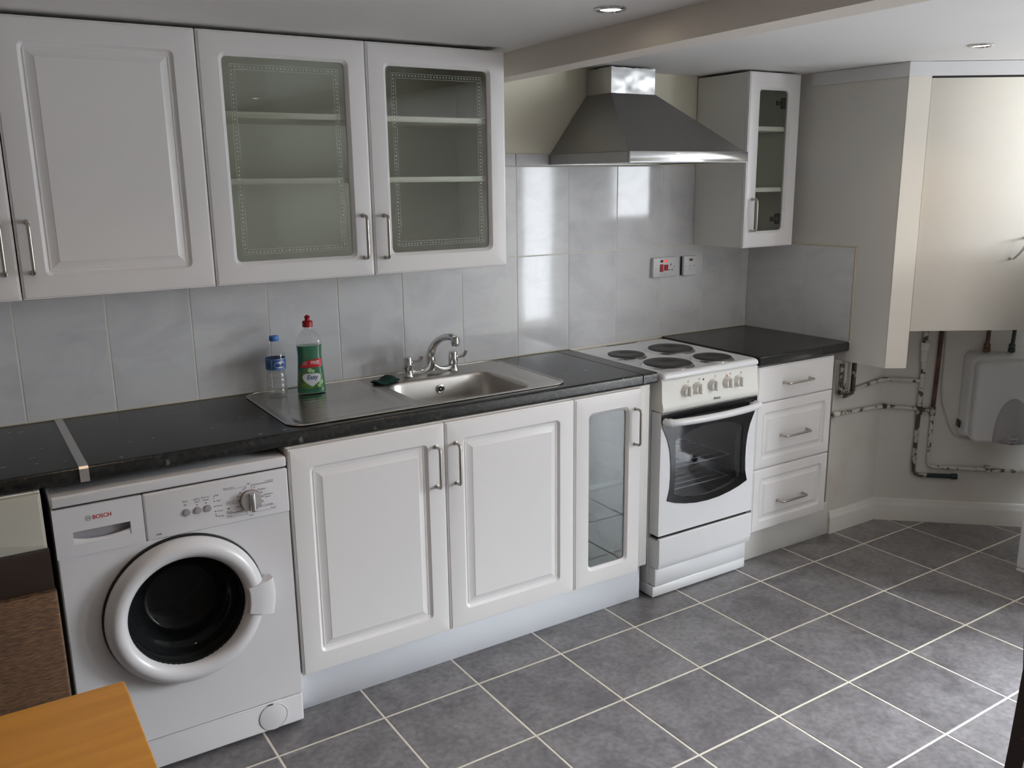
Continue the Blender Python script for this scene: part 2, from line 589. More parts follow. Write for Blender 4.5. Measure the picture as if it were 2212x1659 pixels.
def resample(poly, c, n):
    """a star-shaped outline sampled at n even angles round c"""
    out = []
    for j in range(n):
        a = 2 * PI * j / n
        dx, dz = math.cos(a), math.sin(a)
        best = None
        for i in range(len(poly)):
            (ax, az), (bx, bz) = poly[i], poly[(i + 1) % len(poly)]
            ex, ez = bx - ax, bz - az
            den = dx * ez - dz * ex
            if abs(den) < 1e-12:
                continue
            t = ((ax - c[0]) * ez - (az - c[1]) * ex) / den
            s = ((ax - c[0]) * dz - (az - c[1]) * dx) / den
            if t > 0 and -1e-9 <= s <= 1 + 1e-9 and (best is None or t > best):
                best = t
        out.append((c[0] + dx * best, c[1] + dz * best))
    return out


def resample_corners(poly, inner, c, n):
    """like resample, for an outer and an inner outline at once; the outer corners are kept"""
    o = resample(poly, c, n)
    for (px, pz) in poly:
        a = math.atan2(pz - c[1], px - c[0]) % (2 * PI)
        j = round(a / (2 * PI) * n) % n
        o[j] = (px, pz)
    return o, resample(inner, c, n)


def smooth_path(pts, n=6):
    """Catmull-Rom through the points"""
    P = [Vector(p) for p in pts]
    P = [P[0] * 2 - P[1]] + P + [P[-1] * 2 - P[-2]]
    out = []
    for i in range(1, len(P) - 2):
        for k in range(n):
            t = k / n
            a, b, c, d = P[i - 1], P[i], P[i + 1], P[i + 2]
            out.append(0.5 * ((2 * b) + (c - a) * t + (2 * a - 5 * b + 4 * c - d) * t * t + (3 * b - a - 3 * c + d) * t ** 3))
    out.append(P[-2])
    return out


def bend_path(pts, r, n=5):
    """polyline with rounded corners"""
    P = [Vector(p) for p in pts]
    out = [P[0]]
    for i in range(1, len(P) - 1):
        a, b, c = P[i - 1], P[i], P[i + 1]
        d1, d2 = (a - b), (c - b)
        rr = min(r, d1.length * .49, d2.length * .49)
        p0, p2 = b + d1.normalized() * rr, b + d2.normalized() * rr
        for k in range(n + 1):
            t = k / n
            out.append(p0 * (1 - t) ** 2 + b * 2 * t * (1 - t) + p2 * t * t)
    out.append(P[-1])
    return out


_text_cache = {}


def text_geo(s, bold=False):
    if (s, bold) not in _text_cache:
        cu = bpy.data.curves.new('txt', 'FONT')
        cu.body = s
        cu.size = 1.0
        cu.align_x = 'CENTER'
        cu.align_y = 'CENTER'
        cu.resolution_u = 3
        if bold:
            cu.offset = 0.018
        o = bpy.data.objects.new('txt', cu)
        COL.objects.link(o)
        bpy.context.view_layer.update()
        me = bpy.data.meshes.new_from_object(o.evaluated_get(bpy.context.evaluated_depsgraph_get()))
        _text_cache[(s, bold)] = ([tuple(v.co) for v in me.vertices], [tuple(p.vertices) for p in me.polygons])
        bpy.data.objects.remove(o)
        bpy.data.curves.remove(cu)
        bpy.data.meshes.remove(me)
    return _text_cache[(s, bold)]


def add_text(mb, s, x, y, z, size, bold=False, fn=None, sx=1.0, slant=0.0):
    """flat lettering facing -y, centred on x, z; fn bends it onto a surface"""
    v, f = text_geo(s, bold)
    pts = []
    for a, b, _ in v:
        p = (x + (a + slant * b) * size * sx, y, z + b * size)
        pts.append(fn(p) if fn else p)
    mb.add_mesh(pts, f)


def thing(name, label, cat, loc=(0, 0, 0), rotz=0.0, group=None):
    o = bpy.data.objects.new(name, None)
    o.empty_display_size = 0.05
    o.location = loc
    o.rotation_euler = (0, 0, rotz)
    COL.objects.link(o)
    return tag(o, label, cat, group)


def tag(o, label, cat, group=None):
    o['label'], o['category'] = label, cat
    if group:
        o['group'] = group
    return o


def struct(name, mb, m, parent=None, **k):
    o = mb.build(name, m, parent, **k)
    if parent is None:
        o['kind'] = 'structure'
    return o


# ---------------------------------------------------------------- the room
XL, XR, YF = -1.6, 5.0, -3.8
RET0, RET1 = (3.065, 0.0), (3.091, -0.745)          # the return wall left face
WA = Vector((3.446, -0.500, 0))                      # where the angled wall starts
WANG = math.radians(-42.745)
WU = Vector((math.cos(WANG), math.sin(WANG), 0))
WEND = WA + WU * ((XR - WA.x) / WU.x)

floor = struct('floor', MB().box(XL - .1, XR + .1, YF - .1, 0.1, -0.12, -0.0008, 0), M['floor_grout'])
ceil = struct('ceiling', MB().box(XL - .1, 1.62, YF - .1, 0.1, CEIL, CEIL + .1, 0), M['ceiling'])
struct('ceiling', MB().box(1.62, XR + .1, YF - .1, 0.1, CEIL - .004, CEIL + .1, 0), M['ceiling'])
# beam, slightly out of square with the back wall
struct('ceiling_beam', MB().prism([(1.594, 0.0), (1.677, 0.0), (1.571, -3.8), (1.437, -3.8)], 1.953, CEIL), M['beam'])

back = struct('wall_back', MB().box(XL - .1, 3.2, 0.006, 0.12, 0, CEIL, 0), M['cream'])
struct('wall_left', MB().box(XL - .1, XL, YF, 0.006, 0, CEIL, 0), M['farwall'])


def wall_with_hole(a0, a1, z1, hole, t0, t1, axis):
    mb = MB()
    h0, h1, hz0, hz1 = hole
    for (p, q, r, s) in ((a0, h0, 0, z1), (h1, a1, 0, z1), (h0, h1, 0, hz0), (h0, h1, hz1, z1)):
        if axis == 'x':
            mb.box(p, q, t0, t1, r, s, 0)
        else:
            mb.box(t0, t1, p, q, r, s, 0)
    return mb


struct('wall_front', wall_with_hole(XL, XR, CEIL, WIN_FRONT, YF - .1, YF, 'x'), M['farwall'])
struct('wall_end', wall_with_hole(YF, WEND.y, CEIL, WIN_END, XR, XR + .1, 'y'), M['farwall'])
# windows: frame and pane in each opening
y0, y1, z0, z1 = WIN_END
mb = MB()
for p, q, r, s in ((y0, y0 + .05, z0, z1), (y1 - .05, y1, z0, z1), (y0, y1, z0, z0 + .05), (y0, y1, z1 - .05, z1), ((y0 + y1) / 2 - .03, (y0 + y1) / 2 + .03, z0, z1)):
    mb.box(XR + .02, XR + .06, p, q, r, s, .002)
w = struct('window_1', mb, M['white'])
MB().box(XR + .035, XR + .04, y0 + .04, y1 - .04, z0 + .04, z1 - .04, 0).build('pane', M['windowglass'], w)
x0, x1, z0, z1 = WIN_FRONT
mb = MB()
for p, q, r, s in ((x0, x0 + .02, z0, z1), (x1 - .02, x1, z0, z1), (x0, x1, z0, z0 + .03), (x0, x1, z1 - .03, z1)):
    mb.box(p, q, YF - .06, YF - .02, r, s, .002)
w = struct('window_2', mb, M['white'])
MB().box(x0 + .015, x1 - .015, YF - .04, YF - .036, z0 + .02, z1 - .02, 0).build('pane', M['windowglass'], w)

# corner stub and angled wall in the alcove on the right
struct('wall_corner', MB().prism([(3.075, 0.1), (3.075, -.01), (3.094, -.500), (3.446, -.500), (3.446, .1)], 0, CEIL), M['plaster'])
struct('wall_right', MB().prism([(3.446, .1), (3.446, -.500), (WEND.x, WEND.y), (WEND.x + .1, WEND.y), (WEND.x + .1, .1)], 0, CEIL), M['plaster'])

# bulkhead: return wall with its front board, stops above the worktop end
FANG = math.radians(-32.4)
FU = Vector((math.cos(FANG), math.sin(FANG), 0))
FN = Vector((-FU.y, FU.x, 0))                        # into the cupboard
E0 = Vector((3.091, -.745, 0))
e1 = E0 + FU * .088
e2 = e1 + FN * .022
bulk = struct('wall_bulkhead', MB().prism([RET0, (RET1[0], RET1[1]), (e1.x, e1.y), (e2.x, e2.y), (3.125, -.720), (3.100, -.05), (3.10, 0.0)], .823, CEIL), M['grey'])
MB().prism([(E0.x - .0005, E0.y - .002), (e1.x, e1.y), (e1.x - FN.x * .003, e1.y - FN.y * .003), (E0.x - FN.x * .003 - .0005, E0.y - FN.y * .003)], .823, CEIL).build('front_board', M['board'], bulk)
# cornice band round the head of the bulkhead
e3 = E0 + FU * 1.0
off = FN * -.008
mb = MB().prism([(3.066, -.306), (3.0705, -.306), (3.0925, -.742), (e3.x, e3.y), (e3.x + off.x, e3.y + off.y), (E0.x - .006, E0.y - .005)], 1.976, CEIL - .006)
struct('trim_1', mb, M['cornice'])

# skirting boards
prof = [(0, 0), (-.014, 0), (-.014, .070), (-.011, .082), (-.008, .086), (-.008, .098), (-.003, .107), (0, .107)]
struct('baseboard_corner', MB().loft([[(3.118, -.5005 + a, b) for a, b in prof], [(3.446 - .4 * -a, -.5005 + a, b) for a, b in prof]]), M['skirting'])
MW = Matrix.Translation(WA) @ Matrix.Rotation(WANG, 4, 'Z')
struct('baseboard_right', MB().loft([[(.001 + .4 * a, a - .0005, b) for a, b in prof], [(1.55, a - .0005, b) for a, b in prof]]), M['skirting'], M4=MW)

# ---------------------------------------------------------------- wall tiles (each a part of the wall)
TW, GR = 0.251, 0.0032


def tile_mesh(w, h, t, b):
    """thin tile in the xz plane, front at y = 0, set about its lower left corner"""
    mb = MB()
    mb.loft([[(0, t, 0), (w, t, 0), (w, t, h), (0, t, h)],
             [(0, b, 0), (w, b, 0), (w, b, h), (0, b, h)],
             [(b, 0, b), (w - b, 0, b), (w - b, 0, h - b), (b, 0, h - b)]], cap0=False)
    return mb


def put_wall_tile(parent, x, z, w, h, M4=None, cache={}):
    key = (round(w, 4), round(h, 4))
    if key not in cache:
        cache[key] = tile_mesh(w, h, .006, .0012).build('tile', M['wall_tile'], parent, smooth=0)
        o = cache[key]
    else:
        o = cache[key].copy()
        COL.objects.link(o)
        o.parent = parent
    tilt = Matrix.Rotation(random.uniform(-.0025, .0025), 4, 'X') @ Matrix.Rotation(random.uniform(-.0025, .0025), 4, 'Z')
    mm = Matrix.Translation((x, 0, z)) @ tilt
    o.matrix_basis = (M4 @ mm) if M4 is not None else mm
    return o


g = GR / 2
for k in range(-4, 13):
    xa, xb = .003 + TW * k + g, min(.003 + TW * (k + 1), 3.0635) - g
    put_wall_tile(back, xa, .9125, xb - xa, 1.3085 - g - .9125)
    if k >= 5:
        put_wall_tile(back, xa, 1.3085 + g, xb - xa, 1.6555 - 1.3085 - 2 * g)
        if k < 8:
            put_wall_tile(back, xa, 1.6555 + g, xb - xa, .046)
# grout bed just behind the tile faces
MB().box(-1.0, 3.064, .0012, .0058, .905, 1.312, 0).build('grout', M['grout'], back, smooth=0)
MB().box(1.26, 3.064, .0012, .0058, 1.312, 1.6555, 0).build('grout', M['grout'], back, smooth=0)
# two tiles on the return wall, with a cream edge strip
rang = math.atan2(RET1[1] - RET0[1], RET1[0] - RET0[0])
MR = Matrix.Translation((RET0[0] - .0055, RET0[1] - .001, 0)) @ Matrix.Rotation(rang, 4, 'Z')
put_wall_tile(bulk, .002, .9125, .318, .396, MR)
put_wall_tile(bulk, .323, .9125, .245, .396, MR)
MB().box(.0, .572, .0012, .0055, .905, 1.310, 0).build('grout', M['grout'], bulk, M4=MR, smooth=0)
mb = MB().box(.569, .577, -.0012, .005, .912, 1.3145, .001)
mb.box(.0, .577, -.0012, .005, 1.3095, 1.3155, .001)
mb.build('edge_strip', M['sealant'], bulk, M4=MR)

# ---------------------------------------------------------------- floor tiles (parts of the floor)
TS = 0.3346
TA = math.radians(0.4625)
FM = Matrix.Translation((.8142, -.6896, 0)) @ Matrix.Rotation(TA, 4, 'Z')
FMI = FM.inverted()


def clip(poly, p, n):
    """keep the side of the line through p that n points away from"""
    out = []
    for i in range(len(poly)):
        a, b = poly[i], poly[(i + 1) % len(poly)]
        da = (a[0] - p[0]) * n[0] + (a[1] - p[1]) * n[1]
        db = (b[0] - p[0]) * n[0] + (b[1] - p[1]) * n[1]
        if da <= 0:
            out.append(a)
        if (da < 0) != (db < 0) and abs(da - db) > 1e-12:
            t = da / (da - db)
            out.append((a[0] + (b[0] - a[0]) * t, a[1] + (b[1] - a[1]) * t))
    return out


def floor_tile(poly, name='tile'):
    """poly in floor coordinates, turning left; chamfered edge"""
    cx, cy = sum(p[0] for p in poly) / len(poly), sum(p[1] for p in poly) / len(poly)
    n = len(poly)
    area = sum(poly[i][0] * poly[(i + 1) % n][1] - poly[(i + 1) % n][0] * poly[i][1] for i in range(n)) / 2
    if abs(area) < 2e-4:
        return None
    k = .0018
    inner = [(cx + (x - cx) * (1 - k * 6), cy + (y - cy) * (1 - k * 6)) for x, y in poly]
    mb = MB().loft([[(x - cx, y - cy, -.0007) for x, y in poly], [(x - cx, y - cy, -.0004) for x, y in poly],
                    [(x - cx, y - cy, 0) for x, y in inner]], cap0=False)
    o = mb.build(name, M['floor_tile'], floor, smooth=0)
    o.location = (cx, cy, 0)
    return o


FGR = .0072
proto = None
nrm_ang = (-WU.y, WU.x)
for i in range(-7, 13):
    for j in range(-9, 2):
        a0, a1 = i * TS + FGR / 2, (i + 1) * TS - FGR / 2
        b0, b1 = j * TS + FGR / 2, (j + 1) * TS - FGR / 2
        c4 = [FM @ Vector(p) for p in ((a0, b0, 0), (a1, b0, 0), (a1, b1, 0), (a0, b1, 0))]
        poly = [(p.x, p.y) for p in c4]
        full = poly
        if max(p[0] for p in poly) < XL or min(p[0] for p in poly) > XR or max(p[1] for p in poly) < YF:
            continue
        if min(p[1] for p in poly) > -.33:
            continue
        poly = clip(poly, (XL + .002, 0), (-1, 0))
        poly = clip(poly, (XR - .002, 0), (1, 0)) if len(poly) > 2 else poly
        poly = clip(poly, (0, YF + .002), (0, -1)) if len(poly) > 2 else poly
        if len(poly) > 2 and max(p[0] for p in poly) > 3.07:
            poly = clip(poly, (0, -.502), (0, 1))
            if len(poly) > 2:
                poly = clip(poly, (WA.x - .002 * nrm_ang[0], WA.y - .002 * nrm_ang[1]), nrm_ang)
        if len(poly) < 3:
            continue
        if len(poly) == 4 and all((Vector(a) - Vector(b)).length < 1e-6 for a, b in zip(poly, full)) and proto is not None:
            o = proto.copy()
            COL.objects.link(o)
            o.location = (sum(p[0] for p in poly) / 4, sum(p[1] for p in poly) / 4, random.uniform(-.0002, .0001))
        else:
            o = floor_tile(poly)
            if o is not None and poly == full and proto is None:
                proto = o


# ---------------------------------------------------------------- cabinets
def edge_rings(x0, x1, z0, z1, yf, th):
    R = lambda i, y, r=.002: [(x, y, z) for x, z in rrect(x0 + i, x1 - i, z0 + i, z1 - i, r, 4)]
    return R, [R(0, yf + th), R(0, yf + .006), R(.0015, yf + .003), R(.005, yf + .0022), R(.006, yf + .0004), R(.008, yf)]


def panel_door(x0, x1, z0, z1, yf, name, parent, mx=.060, band=.036, th=.018, m='foil'):
    """raised and fielded door front"""
    R, rings = edge_rings(x0, x1, z0, z1, yf, th)
    s = band / .036
    if mx is not None:
        rings += [R(mx, yf, .016), R(mx + .003 * s, yf + .0035, .014), R(mx + .008 * s, yf + .0075, .012), R(mx + .0115 * s, yf + .008, .010),
                  R(mx + .012 * s, yf + .0065, .006), R(mx + .0145 * s, yf + .0065, .004), R(mx + .015 * s, yf + .0078, .003), R(mx + .018 * s, yf + .0078, .002),
                  R(mx + band - .002, yf + .0012, .001), R(mx + band, yf + .0006, .001), R(mx + band + .0008, yf, .001)]
    mb = MB().loft(rings)
    return mb.build(name, M[m], parent, smooth=28)


def glass_door(x0, x1, z0, z1, yf, name, parent, m=.056, th=.018, pane='glass', border=True):
    R, rings = edge_rings(x0, x1, z0, z1, yf, th)
    rings += [R(m, yf, .020), R(m + .004, yf + .003, .018), R(m + .009, yf + .0075, .015), R(m + .0105, yf + .009, .014), R(m + .0105, yf + th, .014)]
    d = MB().loft(rings, loop=True).build(name, M['foil'], parent, smooth=28)
    i = m + .003
    MB().box(x0 + i, x1 - i, yf + .012, yf + .016, z0 + i, z1 - i, 0).build('pane', M[pane], d)
    if border:
        mb = MB()
        for q, wd in ((m + .030, .0012), (m + .044, .0012)):
            o = rrect(x0 + q, x1 - q, z0 + q, z1 - q, .004, 2)
            n = rrect(x0 + q + wd, x1 - q - wd, z0 + q + wd, z1 - q - wd, .003, 2)
            mb.ring_y(o, n, yf + .0114, yf + .0118)
        q = m + .037
        for (ax, az, bx, bz) in ((x0 + q, z0 + q, x1 - q, z0 + q), (x0 + q, z1 - q, x1 - q, z1 - q), (x0 + q, z0 + q, x0 + q, z1 - q), (x1 - q, z0 + q, x1 - q, z1 - q)):
            L = math.hypot(bx - ax, bz - az)
            cnt = int(L / .011)
            for k in range(cnt + 1):
                cx, cz = ax + (bx - ax) * k / cnt, az + (bz - az) * k / cnt
                s = .0032
                mb.prism_y([(cx - s, cz), (cx, cz - s), (cx + s, cz), (cx, cz + s)], yf + .0114, yf + .0118)
        mb.build('etched_border', M['etched'], d)
    return d


def bar_handle(x, z0, z1, yf, parent, horizontal=False, x1=None, r=.005, out=.030):
    """bent bar handle standing off a front at y = yf"""
    if horizontal:
        pts = [(x, yf + .001, z0), (x, yf - out, z0), (x1, yf - out, z0), (x1, yf + .001, z0)]
    else:
        pts = [(x, yf + .001, z0), (x, yf - out, z0), (x, yf - out, z1), (x, yf + .001, z1)]
    mb = MB().tube(bend_path(pts, .014, 5), r, 10)
    for p in (pts[0], pts[-1]):
        mb.lathe([(r * 1.35, 0), (r * 1.35, .003), (r, .004)], (p[0], yf, p[2]), 'y', 12)
    return mb.build('handle', M['nickel'], parent)


def carcass(x0, x1, yb, yf, z0, z1, parent, t=.016, material='carcass', back=True, top=True):
    mb = MB()
    mb.box(x0, x0 + t, yf, yb, z0, z1, .0008)
    mb.box(x1 - t, x1, yf, yb, z0, z1, .0008)
    mb.box(x0 + t, x1 - t, yf, yb, z0, z0 + t, .0008)
    if top:
        mb.box(x0 + t, x1 - t, yf, yb, z1 - t, z1, .0008)
    else:
        mb.box(x0 + t, x1 - t, yf, yf + .016, z1 - .06, z1, .0008)
    if back:
        mb.box(x0 + t, x1 - t, yb - .006, yb, z0 + t, z1 - t, 0)
    return mb.build('body', M[material], parent)


WZ0, WZ1, WY = 1.3135, 2.0213, -.3177
G = .0015
# left wall cabinet with two solid doors
c = thing('wall_cabinet', 'white wall cabinet with solid panelled doors, at the left end of the row', 'cabinet', (.018, -.15, WZ0))
carcass(-.482, .5155, -.001, WY + .020, WZ0 + .002, WZ1 - .001, c)
d = panel_door(-.480, .0175 - G, WZ0, WZ1, WY, 'door', c)
bar_handle(-.016, 1.384, 1.515, WY, d)
d = panel_door(.0175 + G, .5158 - G, WZ0, WZ1, WY, 'door', c)
bar_handle(.050, 1.384, 1.515, WY, d)
# glazed double wall cabinet
c = thing('wall_cabinet', 'white wall cabinet with two glazed doors and shelves, over the sink', 'cabinet', (1.016, -.15, WZ0))
carcass(.5163, 1.5155, -.001, WY + .020, WZ0 + .002, WZ1 - .001, c, material='inside')
for za in (1.790, 1.602):
    MB().box(.534, 1.4985, -.293, -.008, za, za + .017, .0008).build('shelf', M['inside'], c)
d = glass_door(.5158 + G, 1.0158 - G, WZ0, WZ1, WY, 'door', c)
bar_handle(.983, 1.371, 1.502, WY, d)
d = glass_door(1.0158 + G, 1.5159 - G, WZ0, WZ1, WY, 'door', c)
bar_handle(1.055, 1.368, 1.500, WY, d)
t = MB().lathe_loop([(0, 0)] * 3, (0, 0, 0), 3) if False else None
mb = MB()
mb.loft([[(.642 + r * math.cos(a), -.245 + r * math.sin(a), z) for a in [2 * PI * j / 28 for j in range(28)]] for r, z in
         ((.024, WZ0 + .0185), (.030, WZ0 + .0182), (.030, WZ0 + .040), (.024, WZ0 + .0405))], loop=True)
tag(mb.build('tape_roll', M['tape']), 'cream roll of tape lying inside the glazed cabinet', 'tape')

# narrow glazed wall cabinet right of the hood
SX0, SX1, SY = 2.700, 3.006, -.300
c = thing('wall_cabinet', 'narrow white wall cabinet with one tall glazed door, right of the hood', 'cabinet', (2.853, -.14, 1.31))
carcass(SX0 + .001, SX1, -.001, SY + .020, 1.312, 2.020, c, material='inside')
for za in (1.791, 1.541):
    MB().box(SX0 + .018, SX1 - .017, -.277, -.008, za, za + .018, .0008).build('shelf', M['inside'], c)
d = glass_door(SX0, SX1, 1.3105, 2.0215, SY, 'door', c, m=.058, border=False)
bar_handle(2.741, 1.382, 1.513, SY, d)
for hz in (1.905, 1.425):
    mb = MB().box(2.925, 2.958, SY + .020, SY + .040, hz - .022, hz + .022, .003)
    mb.box(2.895, 2.930, SY + .024, SY + .038, hz - .010, hz + .010, .003)
    mb.build('hinge', M['gap'], c)

# base units
BY, BZ0, BZ1 = -.5792, .1545, .8672
c = thing('base_cabinet', 'white double base cabinet with two panelled doors, under the sink', 'cabinet', (1.11, -.3, .15))
carcass(.606, 1.615, -.03, BY + .020, BZ0 + .001, .8690, c, top=False)
d = panel_door(.6047 + G, 1.1104 - G, BZ0, BZ1, BY, 'door', c)
bar_handle(1.076, .664, .795, BY, d)
d = panel_door(1.1104 + G, 1.6159 - G, BZ0, BZ1, BY, 'door', c)
bar_handle(1.147, .662, .795, BY, d)
c = thing('base_cabinet', 'narrow white base cabinet with a glazed door, left of the cooker', 'cabinet', (1.79, -.3, .15))
carcass(1.6165, 1.924, -.03, BY + .020, BZ0 + .001, .8690, c)
MB().box(1.633, 1.907, -.545, -.037, .511, .528, .0008).build('shelf', M['inside'], c)
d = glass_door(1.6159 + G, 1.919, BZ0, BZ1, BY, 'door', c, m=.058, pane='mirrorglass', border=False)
bar_handle(1.890, .663, .795, BY, d)
MB().box(1.9255, 1.974, -.558, -.03, .160, .869, .002).build('end_panel', M['carcass'], c)
# drawers
DX0, DX1, DY = 2.5335, 2.998, -.5693
c = thing('drawer_cabinet', 'white three drawer base cabinet right of the cooker', 'cabinet', (2.766, -.3, .15))
carcass(DX0, DX1 - .001, -.03, DY + .020, .160, .869, c)
for (za, zb, flat, hz) in ((.7130, .8625, True, .7845), (.4325, .7100, False, .5610), (.1590, .4290, False, .2745)):
    d = panel_door(DX0, DX1, za, zb, DY, 'drawer', c, mx=None if flat else .040, band=.030)
    bar_handle(2.684, hz, hz, DY, d, True, 2.843)
# cabinet at the left edge, behind the chair
c = thing('base_cabinet', 'white base cabinet with a plain drawer, left of the washing machine', 'cabinet', (-.32, -.3, .15))
carcass(-.62, -.019, -.03, BY + .020, .155, .869, c)
d = panel_door(-.619, -.019, .722, .867, BY, 'drawer', c, mx=None, m='dullfoil')
d = panel_door(-.619, -.019, .155, .714, BY, 'door', c, m='dullfoil')
bar_handle(-.058, .56, .69, BY, d)

# plinths
tag(MB().box(.606, 1.985, -.5099, -.494, .0005, .153, .002).build('plinth_board', M['plinth']), 'long white plinth board along the floor under the sink units', 'plinth')
tag(MB().box(2.535, 3.105, -.5024, -.488, .0005, .156, .002).build('plinth_board', M['carcass']), 'short white plinth board under the drawers beside the skirting', 'plinth')


# ---------------------------------------------------------------- worktops
def top_profile(yb, yf, zt, th):
    pts = [(yb, zt - th), (yb, zt)]
    r = .009
    for k in range(5):
        a = PI / 2 * k / 4
        pts.append((yf + r - r * math.sin(a), zt - r + r * math.cos(a)))
    r = .006
    for k in range(4):
        a = PI / 2 * k / 3
        pts.append((yf + r - r * math.cos(a), zt - th + r - r * math.sin(a)))
    return pts


ZW, TH = .910, .0393
WF = -.555


def worktop(x0, x1, label, yf=WF, hole=None, round_end=False):
    if hole is None:
        rings = [[(x0, y, z) for y, z in top_profile(-.0015, yf, ZW, TH)]]
        if round_end:
            rings.append([(x1 - .012, y, z) for y, z in top_profile(-.0015, yf, ZW, TH)])
            rings.append([(x1 - .004, y, z) for y, z in top_profile(-.0015, yf + .004, ZW, TH)])
            rings.append([(x1, y, z) for y, z in top_profile(-.0015, yf + .014, ZW - .001, TH - .002)])
        else:
            rings.append([(x1, y, z) for y, z in top_profile(-.0015, yf, ZW, TH)])
        mb = MB().loft(rings)
    else:
        hx0, hx1, hy0, hy1 = hole
        mb = MB()
        mb.extrude_x(top_profile(-.0015, yf, ZW, TH), x0, hx0)
        mb.extrude_x(top_profile(-.0015, yf, ZW, TH), hx1, x1)
        mb.extrude_x(top_profile(hy0, yf, ZW, TH), hx0, hx1)
        mb.box(hx0, hx1, hy1, -.0015, ZW - TH, ZW, 0)
    return tag(mb.build('worktop', M['worktop']), label, 'worktop')


worktop(-1.0, .0765, 'black worktop piece left of the metal joint strip')
worktop(.0965, 1.941, 'long black flecked worktop holding the sink', hole=(.665, 1.610, -.497, -.048))
worktop(1.945, 2.013, 'narrow black worktop slip between the long worktop and the cooker', yf=-.556)
worktop(2.5305, 3.083, 'black worktop over the drawers in the corner', yf=-.580, round_end=True)
mb = MB().extrude_x([(-.002, .9085), (-.002, .9118), (-.553, .9118), (-.5585, .906), (-.5585, .8715), (-.5562, .8715), (-.5562, .905), (-.551, .9085)], .0755, .0975)
mb.lathe([(.0028, 0), (.0028, .001), (.001, .0016)], (.0865, -.5585, .890), 'y', 10)
tag(mb.build('joint_strip', M['alu']), 'aluminium joint strip across the black worktop', 'strip')
# yellowed sealant bead along the tiles
mb = MB().box(-1.0, 2.015, -.0045, -.0002, .9102, .9140, .001)
mb.box(2.532, 3.060, -.0045, -.0002, .9102, .9140, .001)
struct('trim_2', mb, M['sealant'])

# ---------------------------------------------------------------- sink
sk = thing('kitchen_sink', 'stainless steel inset sink with ridged drainer, set in the long worktop', 'sink', (1.14, -.27, ZW))
SXA, SXB, SYA, SYB, SZ = .640, 1.642, -.518, -.022, .9135
XS = 1.050
# drainer side as a height field with shallow grooves
mb = MB()
NX, NY = 88, 100
outer = rrect(SXA + .003, SXB - .003, SYA + .003, SYB - .003, .055, 8)


def drain_z(x, y):
    z = SZ
    ex = min(1, max(0, (x - .668) / .020)) * min(1, max(0, (1.048 - x) / .004))
    ey = min(1, max(0, (y + .488) / .022)) * min(1, max(0, (-.070 - y) / .022))
    z -= .0035 * ex * ey
    if ex > 0 and ey > 0:
        k = min(1, max(0, (x - .705) / .03)) * min(1, max(0, (1.040 - x) / .02)) * min(1, max(0, (-.10 - y) / .02)) * min(1, max(0, (y + .455) / .02))
        ph = (y + .46) / .030
        s = abs((ph % 1.0) - .5) * 2
        z -= .0021 * k * max(0, 1 - s * 3.2)
    return z


def left_edge(y):
    """left boundary of the plate at depth y, with the two rounded corners"""
    r = .055
    xa = SXA + .003
    if y > SYB - .003 - r:
        dy = y - (SYB - .003 - r)
        return xa + r - math.sqrt(max(0, r * r - dy * dy))
    if y < SYA + .003 + r:
        dy = (SYA + .003 + r) - y
        return xa + r - math.sqrt(max(0, r * r - dy * dy))
    return xa


for j in range(NY + 1):
    y = (SYA + .003) + (SYB - SYA - .006) * j / NY
    xa = left_edge(y)
    for i in range(NX + 1):
        x = xa + (XS - xa) * i / NX
        mb.v.append((x, y, drain_z(x, y)))
for j in range(NY):
    for i in range(NX):
        a = j * (NX + 1) + i
        mb.f.append((a, a + 1, a + NX + 2, a + NX + 1))
mb.build('drainer', M['sink'], sk, smooth=60)
# plate round the bowl, then the bowl itself
bc = (1.306, -.315)
rim = rrect(1.094, 1.520, -.484, -.148, .062, 10)
plate = []
for x, y in rrect(XS, SXB - .003, SYA + .003, SYB - .003, .055, 10):
    plate.append((x, y))
# square left side where it joins the drainer
plate = [(x, y) for x, y in plate if x > XS + .06] + [(XS, SYB - .003), (XS, SYA + .003)]
plate.sort(key=lambda p: math.atan2(p[1] - bc[1], p[0] - bc[0]))
N = 96
po, pi_ = resample_corners(plate, rim, bc, N)
po = [(max(XS, x), y) if x < XS + .05 else (x, y) for x, y in po]
rings = [[(x, y, SZ) for x, y in po]]


def scaled(s, z, loop=pi_):
    return [(bc[0] + (x - bc[0]) * s, bc[1] + (y - bc[1]) * s, z) for x, y in loop]


def inset(d, z):
    """rim pushed inwards by d"""
    q = resample(rrect(1.094 + d, 1.520 - d, -.484 + d, -.148 - d, max(.03, .062 - d * .3), 10), bc, N)
    return [(x, y, z) for x, y in q]


rings += [inset(-.030, SZ), inset(-.024, SZ - .0025), inset(-.006, SZ - .0025), inset(0, SZ - .004), inset(.004, SZ - .008), inset(.007, SZ - .016), inset(.012, SZ - .08), inset(.020, SZ - .125),
          inset(.034, SZ - .143), inset(.060, SZ - .150), inset(.10, SZ - .152)]
MB().loft(rings, cap0=False).build('bowl', M['bowl'], sk, smooth=60)
mb = MB().tube([(x, y, SZ) for x, y in outer] + [(*outer[0], SZ)], .0030, 8, cap=False)
mb.build('rim', M['sink'], sk)
ovx, ovy, ovz = 1.319, -.1585, .866
mb = MB().lathe_loop([(.0095, -.004), (.0095, .003), (.0125, .0045), (.0165, .003), (.0165, -.004)], (ovx, ovy, ovz), 24)
mb.build('overflow_ring', M['chrome'], sk)
MB().lathe([(.010, -.003), (.010, .0005)], (ovx, ovy, ovz), 'y', 20).build('overflow_hole', M['gap'], sk)
MB().lathe([(.0035, .0), (.0035, .0025), (.002, .003)], (ovx, ovy, ovz), 'y', 12).build('overflow_screw', M['chrome'], sk)
